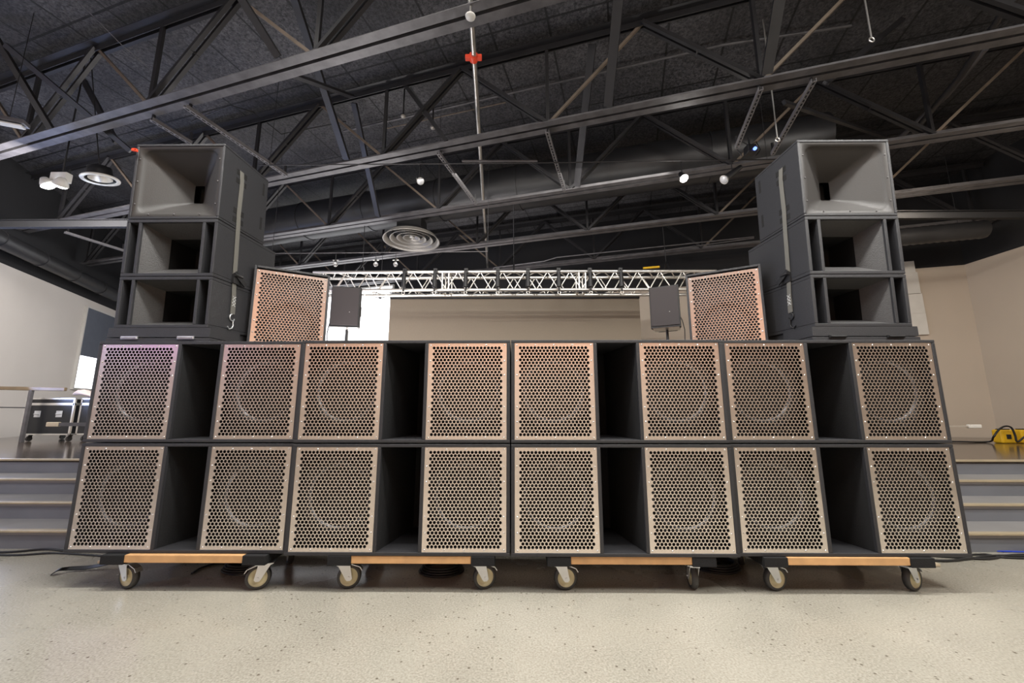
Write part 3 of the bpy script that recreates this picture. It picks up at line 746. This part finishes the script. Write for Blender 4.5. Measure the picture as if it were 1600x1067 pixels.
for i, px in enumerate(fx):
    x = at_y(px, 440, TY-.04).x
    if f0 is None:
        t = thing('truss_light', '', 'stage light', group='slim stage lights clamped to the truss')
        MB().box(-.03, .03, -.032, .03, .245, .33).cyl((0, -.05, .30), (0, .05, .30), .012, 8).build('clamp', M['black'], t, .004)
        MB().cyl((0, -.055, .02), (0, -.045, .25), .038, 18, r2=.026).build('body', M['black'], t)
        MB().cyl((0, -.056, -.05), (0, -.055, .0), .014, 12).build('lower_stem', M['black'], t)
        MB().lathe([(.022, -.006), (.028, 0), (.022, .006), (.016, 0), (.022, -.006)], Matrix.Translation((0, -.056, -.07)) @ RX, 18).build('safety_ring', M['alu'], t)
        MB().box(-.004, .004, -.05, -.045, 0, .26).build('bracket', M['black'], t)
        f0 = o = t
    else: o = dup(f0)
    place(o, (x, TY-.03, TZ), (0, 0, 0), 'slim black stage light on the truss, %s from the left of the eight' % pos[i])
# loose cables slung under the truss
mb = MB(); pts = []
for i in range(41):
    x = -1.9+3.5*i/40; pts.append((x, TY+.0, TZ-.030-.035*abs(sin(x*3.1))))
tag(mb.tube(pts, .009).build('truss_cable', M['black']), 'black cable sagging in loops under the silver truss', 'cable')
# yellow strap hung on the truss
tag(MB().tube([at_y(1005, 419, TY+.1), at_y(1030, 417, TY+.1)], .018).build('yellow_sling', M['yellow']), 'short yellow sling lying on top of the truss, right side', 'sling')

# ------------------------------------------------------------------ screen and bright window behind
t = thing('projection_screen', 'wide plain taupe screen behind the speaker wall', 'screen', (0, 4.5, .5))
zt_ = 2.86
MB().box(-2.18, 2.19, 0, .04, 0, zt_-.5).build('screen_panel', M['ledscreen'], t)
MB().box(-2.18, 2.19, -.03, .05, zt_-.5, zt_-.5+.09).build('top_bar', M['black'], t, .004)
for x in (-1.8, 0, 1.8): MB().box(x-.03, x+.03, .04, .08, 0, zt_-.5).build('rear_post', M['black'], t)
# window_2: tall bright window in the rear wall, left of the screen
def on_wall(px, py, p0, nrm): return at_pl(px, py, nrm, p0)
bw0 = V((*on_back(0), 0))-Kd*.0
def wmk(name, c00, c11, p0, nrm, shade=None):
    """window on a wall: c00/c11 opposite corners (world), along the wall"""
    nrm = V(nrm); al = V((-nrm.y, nrm.x, 0))
    u0 = (c00-p0).dot(al); u1 = (c11-p0).dot(al); u0, u1 = min(u0, u1), max(u0, u1); z0 = min(c00.z, c11.z); z1 = max(c00.z, c11.z)
    b_ = p0+al*u0; b_ = V((b_.x, b_.y, z0))
    t = thing(name, None, None, b_); t['kind'] = 'structure'
    W_, H_ = u1-u0, z1-z0
    def slab(u_a, u_b, za, zb, d0, d1):
        vs = [al*u_+nrm*d_+V((0, 0, z_)) for z_ in (za, zb) for d_ in (d0, d1) for u_ in (u_a, u_b)]
        return vs
    def bx(mb, *a_): return mb.add(slab(*a_), [(0,2,3,1),(4,5,7,6),(0,1,5,4),(2,6,7,3),(0,4,6,2),(1,3,7,5)])
    bx(MB(), 0, W_, 0, H_, .002, .012).build('pane', M['glow'], t)
    mb = MB(); f_ = .035
    bx(mb, -f_, 0, -f_, H_+f_, .0, .05); bx(mb, W_, W_+f_, -f_, H_+f_, 0, .05); bx(mb, 0, W_, -f_, 0, 0, .05); bx(mb, 0, W_, H_, H_+f_, 0, .05)
    mb.build('window_frame', M['white_enamel'], t)
    return t, bx, W_, H_
nb = -Kd
bp = V((*on_back(0), 0))
c0 = at_pl(430, 452, nb, bp); c1 = at_pl(607, 600, nb, bp)
c0.z = min(c0.z, 4.0); c1.z = .9
t, bx, W_, H_ = wmk('window_2', c0, c1, bp, nb)
for f_ in (.34, .67):
    mb = MB(); bx(mb, W_*f_-.02, W_*f_+.02, 0, H_, .012, .05)
    # slim mullions, nearly lost in the glare
    mb.build('mullion', M['white_enamel'], t)
# small dark wall bracket silhouetted against the bright window
p = at_y(594, 465, 5.0)
t = thing('hanging_clamp', 'small dark clamp silhouetted against the bright window', 'clamp', p)
MB().lathe([(.02, -.02), (.03, 0), (.02, .02)], None, 12).bar((-.09, 0, 0), (.09, 0, 0), .02, .012).build('clamp_body', M['black'], t)
MB().cyl((0, 0, .02), (0, 0, 3.9-p.z), .004, 6).build('hanging_wire', M['steel_mid'], t)

# window_1 on the left wall
c0 = at_pl(134, 480, ln, lw0); c1 = at_pl(200, 612, ln, lw0)
t, bx, W_, H_ = wmk('window_1', c0, c1, lw0, ln)
mb = MB(); bx(mb, .0, W_-.12, H_*.40, H_, .014, .03); mb.build('roller_shade', M['shade'], t)
mb = MB(); bx(mb, W_*.55, W_*.58, 0, H_*.4, .012, .04); mb.build('mullion', M['steel_mid'], t)

# ------------------------------------------------------------------ lamps under the ceiling
def wire(name, pts, r, m, label, cat): 
    p0 = V(pts[0]); o = MB().tube([V(p_)-p0 for p_ in pts], r).build(name, m); o.location = p0; return tag(o, label, cat)
lw_z = at_y(800, 250, 2.0).z
a = at_y(405, 258, 2.0); b = at_y(1215, 249, 2.0)
t = thing('lamp_rail', 'thin dark lamp rail crossing the ceiling between the tower tops', 'rail', a)
MB().tube([V(), (b-a)*.5-V((0, 0, .012)), b-a], .007).build('rail_rod', M['steel_black'], t)
c0 = at_y(722, 252, 2.0)-a; c1 = at_y(840, 252, 2.0)-a
MB().cyl(c0, c1, .016, 12).build('turnbuckle', M['steel_mid'], t)
for f_ in (.02, .35, .98): MB().cyl((b-a)*f_, (b-a)*f_+V((0, 0, 4.98-a.z)), .003, 6).build('hanger_wire', M['steel_black'], t)
def track_light(px, py, Y, d, lit, label, body=.16, r=.045, hang=None):
    p_ = at_y(px, py, Y); t = thing('track_spotlight', label, 'spotlight', p_)
    d = V(d).normalized(); back = p_-p_-d*body
    MB().cyl(-d*body, -d*.02, r*.55, 20, r2=r).build('lamp_can', M['black'] if lit != 2 else M['steel_mid'], t)
    MB().cyl(-d*.02, V(), r, 20, r2=r*1.12).build('rim', M['alu'], t)
    q_ = d.to_track_quat('Z', 'Y').to_matrix().to_4x4()
    MB().lathe([(r*.98, .002), (r*.7, .012), (0, .018)], q_, 20).build('bulb', M['bulb'] if lit == 1 else M['lens'], t)
    hz = (hang or lw_z)-p_.z
    mid = -d*body*.5
    MB().tube([mid+V((0, 0, 0)), mid+V((0, 0, .05)), V((mid.x, mid.y, hz))], .006).build('stem', M['black'], t)
    return t
track_light(657, 283, 2.0, (.35, -.5, -.6), 0, 'small dark spotlight, unlit, left of the silver pipe', .12, .04)
track_light(1069, 279, 2.0, (.1, -.5, -.8), 1, 'small lit white spotlight near the right tower top', .12, .045)
track_light(1131, 281, 2.0, (-.62, -.1, -.5), 0, 'long black spotlight aimed down left beside the right tower', .30, .048)
# blue-lit fixture
p = at_y(1172, 236, 1.9)
t = thing('blue_fixture', 'black stage fixture with a blue light above the long spotlight', 'stage light', p)
MB().box(-.05, .05, -.05, .05, -.04, .06).build('housing', M['black'], t, .01)
MB().cyl((.02, -.07, -.01), (.02, -.05, -.01), .018, 14).build('lens', M['led_blue'], t)
MB().tube([(0, 0, .06), (-.1, 0, .14), (-.16, 0, .05), (-.1, 0, -.06)], .006).tube([(0, 0, .06), (.08, 0, .12), (.12, 0, .02), (.06, 0, -.06)], .006).build('cable_loop', M['black'], t)
MB().tube([(0, 0, .06), (0, 0, lw_z+.2-p.z)], .01).build('stem', M['black'], t)
# twin emergency lamp, far left
p = at_z(90, 292, 3.35)
t = thing('emergency_light', 'bright twin-head emergency lamp at far left under the ceiling', 'lamp', p)
MB().box(-.09, .09, -.02, .05, .06, .17).build('housing', M['white_enamel'], t, .008)
for s in (-1, 1):
    hd_ = MB().lathe([(0, .09), (.03, .085), (.06, .03), (.065, 0)], Matrix.Translation((s*.065, -.03, .0)) @ Matrix.Rotation(s*.5, 4, 'Y') @ Matrix.Rotation(.3, 4, 'X'), 20)
    hd_.build('lamp_head', M['white_enamel'], t)
    MB().lathe([(.062, 0), (.045, -.02), (0, -.03)], Matrix.Translation((s*.065, -.03, .0)) @ Matrix.Rotation(s*.5, 4, 'Y') @ Matrix.Rotation(.3, 4, 'X'), 20).build('bulb', M['bulb'], t)
MB().cyl((0, .02, .17), (0, .02, 4.9-p.z), .008, 8).build('stem', M['black'], t)
l_ = bpy.data.lights.new('emergency_glow', 'POINT'); l_.energy = 14; l_.color = (.8, .88, 1); l_.shadow_soft_size = .06
lo = bpy.data.objects.new('emergency_glow', l_); COL.objects.link(lo); lo.location = p+V((0, -.05, -.12))
l_ = bpy.data.lights.new('spot_glow', 'POINT'); l_.energy = 8; l_.color = (1, .95, .9); l_.shadow_soft_size = .05
lo = bpy.data.objects.new('spot_glow', l_); COL.objects.link(lo); lo.location = at_y(1069, 279, 2.0)+V((0, -.08, -.1))
# recessed style ring lamp, far left
p = at_z(157, 281, 3.5)
t = thing('ring_downlight', 'hanging downlight with a white ring and silver reflector, left of the left tower', 'lamp', p, (R(8), R(-6), 0))
t.scale = (.68, .68, .68)
MB().lathe([(.19, 0), (.24, -.005), (.245, .01), (.235, .025), (.19, .02), (.19, 0)], None, 40).build('ring', M['white_enamel'], t)
MB().lathe([(.19, .01), (.16, .10), (.15, .2), (.0, .21)], None, 40).build('can', M['black'], t)
MB().lathe([(.15, .0), (.14, .1), (.08, .16), (0, .17)], Matrix.Translation((.0, 0, .015)), 40).build('reflector', M['alu'], t)
MB().cyl((0, 0, .2), (0, 0, 2.1), .008, 8).build('stem', M['black'], t)
# fluorescent fitting at the far left edge
p = at_z(12, 196, 3.7)
t = thing('tube_fixture', 'pale two-tube lamp fixture at the far left edge', 'lamp', p, (0, 0, .4))
MB().box(-.13, .13, -.05, .05, .03, .07).build('tray', M['steel_mid'], t, .004)
for y in (-.025, .0, .025): MB().cyl((-.11, y, .012), (.11, y, .012), .010, 10).build('tube', M['white_enamel'], t)
MB().cyl((0, 0, .07), (0, 0, 1.3), .003, 6).build('stem', M['black'], t)
# round air diffuser with a box neck
p = at_y(643, 377, 4.0)
t = thing('round_diffuser', 'large round ceiling air diffuser with concentric rings above the truss', 'vent', p)
for r0, z_ in ((.46, 0), (.35, .02), (.24, .035), (.14, .045)):
    MB().lathe([(r0-.055, .075+z_), (r0-.028, .022+z_), (r0, z_), (r0+.006, .006+z_), (r0-.02, .03+z_), (r0-.05, .078+z_)], None, 48).build('ring', M['diffuser'], t)
MB().lathe([(.0, .07), (.035, .07), (.03, .09), (0, .1)], None, 24).build('centre_cap', M['white_enamel'], t)
MB().lathe([(.40, .09), (.30, .16), (.22, .17)], None, 40).build('backing_cone', M['blackwall'], t)
MB().box(-.2, .2, -.2, .2, .165, .40).build('neck_box', M['duct'], t, .005)
# clear globe bulbs on a cord in front of the truss
Y = 2.9
a = at_y(425, 396, Y); b = at_y(762, 393, Y)
t = thing('bulb_cord', 'thin pale cord stretched above the left monitor speaker', 'cord', a)
MB().tube([V(), b-a], .006).build('cord', M['steel_mid'], t)
for f_ in (.0, 1): MB().cyl((b-a)*f_, (b-a)*f_+V((0, 0, 4.98-a.z)), .003, 6).build('hanger_wire', M['steel_black'], t)
for i, (px, nm) in enumerate(((524, 'left'), (587, 'middle'), (618, 'right'))):
    p = at_y(px, 413, Y); top = at_y(px, 396, Y).z
    t = thing('globe_bulb', 'clear round bulb hanging from the cord, %s of the three' % nm, 'bulb', p, group='clear bulbs on the cord')
    MB().lathe([(.0, -.032)]+[(.032*cos(a_), .032*sin(a_)) for a_ in [-1.2+.25*k for k in range(10)]]+[(.014, .035)], None, 20).build('globe', M['glass'], t)
    MB().cyl((0, 0, .03), (0, 0, .07), .016, 12).build('socket', M['black'], t)
    MB().tube([(0, 0, .07), (0, 0, top-p.z-.006)], .004).build('wire', M['black'], t)
    MB().box(-.04, .04, -.006, .006, .055, .063).build('crossbar', M['alu'], t)
# hanging rods with eyes
for (x0, y0, x1, y1, z, lab) in ((1344, -40, 1362, 62, 4.0, 'bright hanging rod with an eye at the top right'), (1206, 150, 1215, 218, 3.6, 'short bright hanging rod above the right tower'), ):
    b = at_z(x1, y1, z); t = thing('hanging_rod', lab, 'rod', b)
    hgt = at_pl(x0, y0, (0, 1, 0), b).z-z
    hgt = min(hgt, 5.0-z)
    MB().cyl((0, 0, .02), (0, 0, 5.0-z), .007, 8).build('rod', M['alu'], t)
    MB().lathe([(.02, -.006), (.028, 0), (.02, .006), (.014, 0), (.02, -.006)], RX, 16).build('eye', M['alu'], t)
# small smoke detector / heads on ceiling
for px, py, z, lab in ((676, 200, 4.6, 'small white ceiling sensor left of the silver pipe'), (630, 182, 4.6, 'small round white lamp head left of the silver pipe, mid ceiling')):
    p = at_z(px, py, z); t = thing('ceiling_sensor', lab, 'sensor', p)
    MB().lathe([(0, -.014), (.025, -.012), (.032, 0), (.028, .012), (0, .018)], None, 24).build('head', M['diffuser'], t)
    MB().cyl((0, 0, .02), (0, 0, 5.02-z), .01, 8).build('stem', M['steel_black'], t)

# conduits on the deck
def conduit(pts, z, r, m, label):
    P_ = [at_z(x, y, z) for x, y in pts]; return wire('conduit', P_, r, m, label, 'conduit')
conduit([(537, 205), (700, 168), (900, 122), (1130, 70), (1330, 40)], 4.96, .014, M['steel_mid'], 'long thin grey conduit crossing the upper ceiling left to right')
conduit([(598, 202), (640, 193), (790, 160)], 4.94, .008, M['rod'], 'short pale yellowish conduit left of the silver pipe')
conduit([(300, 190), (360, 165), (395, 175), (440, 210), (540, 190)], 4.9, .010, M['steel_black'], 'dark bent conduit above the left tower')
conduit([(120, 0), (190, 70), (330, 190)], 4.7, .004, M['steel_mid'], 'thin wire running across the top left of the ceiling')
conduit([(940, 405), (1060, 388), (1178, 372)], 3.7, .009, M['steel_mid'], 'thin silver pipe right of the silver sprinkler pipe above the truss')
conduit([(768, 426), (772, 418), (850, 408), (870, 402), (1178, 370)], 3.75, .011, M['steel_mid'], 'grey bent pipe just above the truss, right side')
conduit([(1420, 215), (1500, 120), (1580, 0)], 4.3, .03, M['steel_black'], 'dark pipe rising across the far right ceiling')
conduit([(1395, 225), (1480, 148), (1540, 75)], 4.55, .03, M['steel_mid'], 'grey pipe crossing the far right ceiling near the tower')

# ------------------------------------------------------------------ stage-left props: rail, cases, cloth
Y = 3.35
a = at_y(-25, 606, Y); b = at_y(102, 615, Y); b.z = a.z-.02
t = thing('stage_railing', 'brown handrail on a slim post at the far left of the stage', 'railing', (a.x, Y, .5))
pz = at_y(49, 612, Y)
MB().bar((0, 0, a.z-.5), (b.x-a.x, 0, b.z-.5), .04, .05).build('top_rail', M['railwood'], t, .008)
px_ = pz.x-a.x
MB().box(px_-.02, px_+.02, -.02, .02, 0, a.z-.53).build('post', M['steel_mid'], t, .003)
pass
MB().bar((0, .0, at_y(20, 636, Y).z-.5), (px_, 0, at_y(45, 637, Y).z-.5), .02, .014).build('mid_rail', M['steel_black'], t)
# low white kick wall behind the railing
kz = at_y(20, 637, 3.55).z
def flight_case(x0, x1, y0, y1, label):
    t = thing('flight_case', label, 'flight case', ((x0+x1)/2, (y0+y1)/2, .5), group='flight cases on the stage left')
    hx, hy = (x1-x0)/2, (y1-y0)/2; z0, z1 = .095, .60
    MB().box(-hx, hx, -hy, hy, z0, z1-.09).build('body', M['case'], t)
    MB().box(-hx, hx, -hy, hy, z1-.085, z1).build('lid', M['case'], t)
    mb = MB(); e = .012
    for sx in (-1, 1):
        for sy in (-1, 1):
            mb.box(sx*hx-e*1.4, sx*hx+e*.5, sy*hy-e*.5 if sy < 0 else sy*hy-e*1.4, sy*hy+e*1.4 if sy < 0 else sy*hy+e*.5, z0-.003, z1+.003) if sx > 0 else mb.box(sx*hx-e*.5, sx*hx+e*1.4, sy*hy-e*.5 if sy < 0 else sy*hy-e*1.4, sy*hy+e*1.4 if sy < 0 else sy*hy+e*.5, z0-.003, z1+.003)
    for z in (z0, z1-.09, z1-.075, z1-.006):
        for sy in (-1, 1): mb.box(-hx, hx, sy*hy-.006, sy*hy+.006, z-.002, z+.016)
        for sx in (-1, 1): mb.box(sx*hx-.006, sx*hx+.006, -hy, hy, z-.002, z+.016)
    mb.build('edge_trim', M['alu'], t)
    for s in (-.45, .45):
        if hx < .2 and s < 0: continue
        h_ = bpy.data.objects.new('handle', None); 
        mb = MB().box(s*hx-.045, s*hx+.045, -hy-.008, -hy-.003, .34, .43); mb.cyl((s*hx-.03, -hy-.02, .385), (s*hx+.03, -hy-.02, .385), .008, 8)
        mb.box(s*hx-.035, s*hx-.025, -hy-.02, -hy-.004, .38, .39).box(s*hx+.025, s*hx+.035, -hy-.02, -hy-.004, .38, .39)
        mb.build('handle', M['zinc'], t, .002)
    for sx in (-1, 1):
        for sy in (-1, 1):
            c_ = MB().cyl((sx*(hx-.06)-.012, sy*(hy-.06), .036), (sx*(hx-.06)+.012, sy*(hy-.06), .036), .035, 18)
            c_.bar((sx*(hx-.06), sy*(hy-.06), .04), (sx*(hx-.06), sy*(hy-.06)+.02, .095), .03, .03, (1, 0, 0)).build('caster', M['tyre'], t)
    return t
flight_case(-7.0, -6.30, 3.45, 4.0, 'black flight case with silver edges on casters, at far left by the railing')
flight_case(-6.26, -5.6, 3.5, 4.0, 'black flight case half hidden behind the left speaker wall')
# pink cloth on the case
c = at_y(117, 612, 3.42); mb = MB(); rings = []
for i in range(9):
    u = i/8; ring = []
    for j in range(12):
        a_ = 2*pi*j/12; rr = (.06+.015*sin(a_*3+i))*(sin(pi*min(.97, max(.03, u)))**.6)
        ring.append((-.18+.36*u+.01*sin(a_*2), rr*cos(a_), .055+rr*.7*sin(a_)+.03*sin(u*5)))
    rings.append(ring)
mb.loft(rings, True, cap=True)
o = mb.build('cloth', M['cloth']); o.location = (-6.28, 3.56, 1.11); tag(o, 'crumpled pale pink cloth lying on the flight case', 'cloth')

# wooden-tipped side bars with feet, at both ends of the speaker wall
def side_bar(x, sgn, lab, m, mt):
    t = thing('floor_barrier', lab, 'barrier', (x, .47, 0))
    MB().box(-.09, .09, -.06, .06, 0, .018).build('foot', M['offwhite'], t, .003)
    MB().box(-.018, .018, -.018, .018, .018, .05).build('post_foot', M['offwhite'], t, .002)
side_bar(-2.52, -1, 'off-white wooden foot block on the floor behind the left end of the wall', None, None)
side_bar(2.56, 1, 'off-white wooden foot block on the floor behind the right end of the wall', None, None)
for (xa, xb, py, Y, m, mt, lab) in ((74, 136, 663, 1.9, 'steel_mid', 'offwhite', 'dark bar with a tan tip jutting left from behind the speaker wall'),
                                    (1532, 1470, 666, 1.9, 'alu', 'white_enamel', 'thin silver bar with a white tip jutting right from behind the speaker wall')):
    a = at_y(xa, py, Y); b = at_y(xb, py, Y); d = (b-a).normalized()
    b = a+d*1.2
    t = thing('handrail_bar', lab, 'bar', (a.x, Y, .5))
    z = a.z-.5
    MB().bar(d*.12+V((0, 0, z)), (b-a)+V((0, 0, z)), .02, .035 if 'dark' in lab else .016).build('bar', M[m], t)
    MB().bar(V((0, 0, z)), d*.13+V((0, 0, z)), .03, .045 if 'dark' in lab else .035).build('tip', M[mt], t, .006)
    MB().box((b-a).x*.9-.02, (b-a).x*.9+.02, -.02, .02, 0, z-.005).build('support_post', M['steel_mid'], t)

for i, (xa, xb, ya, yb_) in enumerate(((1392, 1428, 411, 427), (1398, 1436, 428, 459), (1402, 1443, 461, 490), (1410, 1449, 491, 523))):  # pale slabs made up to stand in for a stepped light pattern
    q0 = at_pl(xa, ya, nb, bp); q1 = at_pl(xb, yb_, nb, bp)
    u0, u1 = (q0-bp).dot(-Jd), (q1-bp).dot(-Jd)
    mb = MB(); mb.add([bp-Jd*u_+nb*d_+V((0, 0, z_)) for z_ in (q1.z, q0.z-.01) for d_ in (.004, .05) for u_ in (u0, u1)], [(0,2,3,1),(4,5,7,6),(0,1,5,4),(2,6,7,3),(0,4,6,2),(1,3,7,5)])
    tag(mb.build('light_patch_slab', M['white_enamel']), 'pale light-patch slab on the rear wall by the right tower, %s' % ['topmost', 'second from the top', 'third from the top', 'lowest'][i], 'light patch', 'pale stepped slabs standing in for a light pattern')
# yellow boxes and their cable on the right of the stage
def ybox(xa, xb, y0, lab):
    a = at_z(xa, 693, .5); b = at_z(xb, 693, .5); w_ = b.x-a.x
    t = thing('power_box', lab, 'box', (a.x, a.y, .5), group='yellow boxes on the stage right')
    MB().box(0, w_, 0, .12, .0, .18).build('housing', M['yellow'], t, .02)
    MB().box(w_*.3, w_*.62, -.008, .0, .06, .12).build('socket', M['black'], t, .004)
    MB().box(.03, w_-.03, .03, .09, .18, .192).build('top_grip', M['black'], t, .004)
ybox(1568, 1590, 0, 'yellow power box with a black socket, right side of the stage'); ybox(1600, 1640, 0, 'yellow power box cut off by the right edge')
a = at_z(1545, 691, .52)
pts = [at_z(1420, 688, .514), at_z(1500, 690, .514), at_z(1545, 690, .516), at_y(1552, 683, a.y-.04), at_y(1560, 672, a.y-.04), at_y(1570, 666, a.y-.04), at_y(1580, 668, a.y-.04), at_y(1586, 680, a.y-.04), at_y(1590, 690, a.y-.04), at_y(1605, 680, a.y-.06), at_y(1625, 678, a.y-.06)]
def smooth(pts, n=6):
    pts = [V(p_) for p_ in pts]; out = []
    for i in range(len(pts)-1):
        p0 = pts[max(i-1, 0)]; p1 = pts[i]; p2 = pts[i+1]; p3 = pts[min(i+2, len(pts)-1)]
        for k in range(n):
            t_ = k/n; out.append(.5*((2*p1)+(p2-p0)*t_+(2*p0-5*p1+4*p2-p3)*t_*t_+(3*p1-p0-3*p2+p3)*t_**3))
    return out+[pts[-1]]
tag(MB().tube(smooth(pts), .011).build('power_cable', M['black']), 'thick black cable arching over the yellow power box', 'cable')

# ------------------------------------------------------------------ floor cables
def fcable(pts, r, m, label, name='floor_cable'):
    P_ = smooth([at_z(x, y, r+.001) for x, y in pts]); return wire(name, P_, r, m, label, 'cable')
fcable([(-30, 863), (20, 862), (70, 858), (100, 860), (160, 862), (200, 866)], .007, M['black'], 'black cable lying along the foot of the left steps')
fcable([(-30, 866), (30, 867), (90, 864), (180, 870)], .006, M['black'], 'second black cable at the foot of the left steps')
fcable([(1495, 856), (1530, 858), (1560, 861), (1640, 863)], .005, M['blue_cable'], 'thin blue cable lying at the foot of the right steps')
fcable([(1440, 874), (1480, 876), (1520, 872), (1560, 868), (1640, 870)], .008, M['black'], 'black cable lying on the floor by the right steps')
fcable([(1455, 868), (1500, 871), (1545, 873), (1580, 867), (1640, 866)], .007, M['black'], 'loose black cable crossing the one by the right steps')
fcable([(1500, 868), (1540, 866), (1570, 871), (1640, 873)], .006, M['black'], 'thin black cable nearest the right steps')
P_ = smooth([at_z(83, 896, .006), at_z(92, 890, .03), at_z(110, 888, .02), at_z(140, 886, .02), at_z(170, 880, .04), at_z(186, 876, .06)])
o = MB().ribbon(P_, .03, .004, (0, 1, .4)).build('strap_tail', M['black']); tag(o, 'flat black strap trailing on the floor at the left dolly', 'strap')
fcable([(300, 896), (312, 888), (340, 880), (380, 878), (420, 880)], .006, M['black'], 'black cable looping on the floor under the left dolly')
for px, py, lab in ((690, 889, 'coil of black cable on the floor under the second dolly'), (385, 885, 'coil of black cable on the floor under the leftmost dolly'), (1120, 884, 'coil of black cable on the floor under the third dolly')):
    c = at_z(px, py, .012); mb = MB()
    for k in range(4):
        rr = .13-.008*k; mb.tube([(rr*cos(2*pi*i/28), .8*rr*sin(2*pi*i/28), .0+.011*k) for i in range(29)], .007)
    o = mb.build('cable_coil', M['black']); o.location = (c.x, c.y, .008); tag(o, lab, 'cable', 'cable coils under the wall')
# small red marker tied on the left tower's top corner
p = at_y(208, 231, -.02)
t = MB().box(-.02, .006, -.006, .006, -.008, .008).box(.0, .012, -.006, .006, -.012, .004).build('red_clip', M['orange'])
t.location = p+V((-.004, .02, 0)); tag(t, 'tiny red clip at the top left corner of the left tower', 'clip')
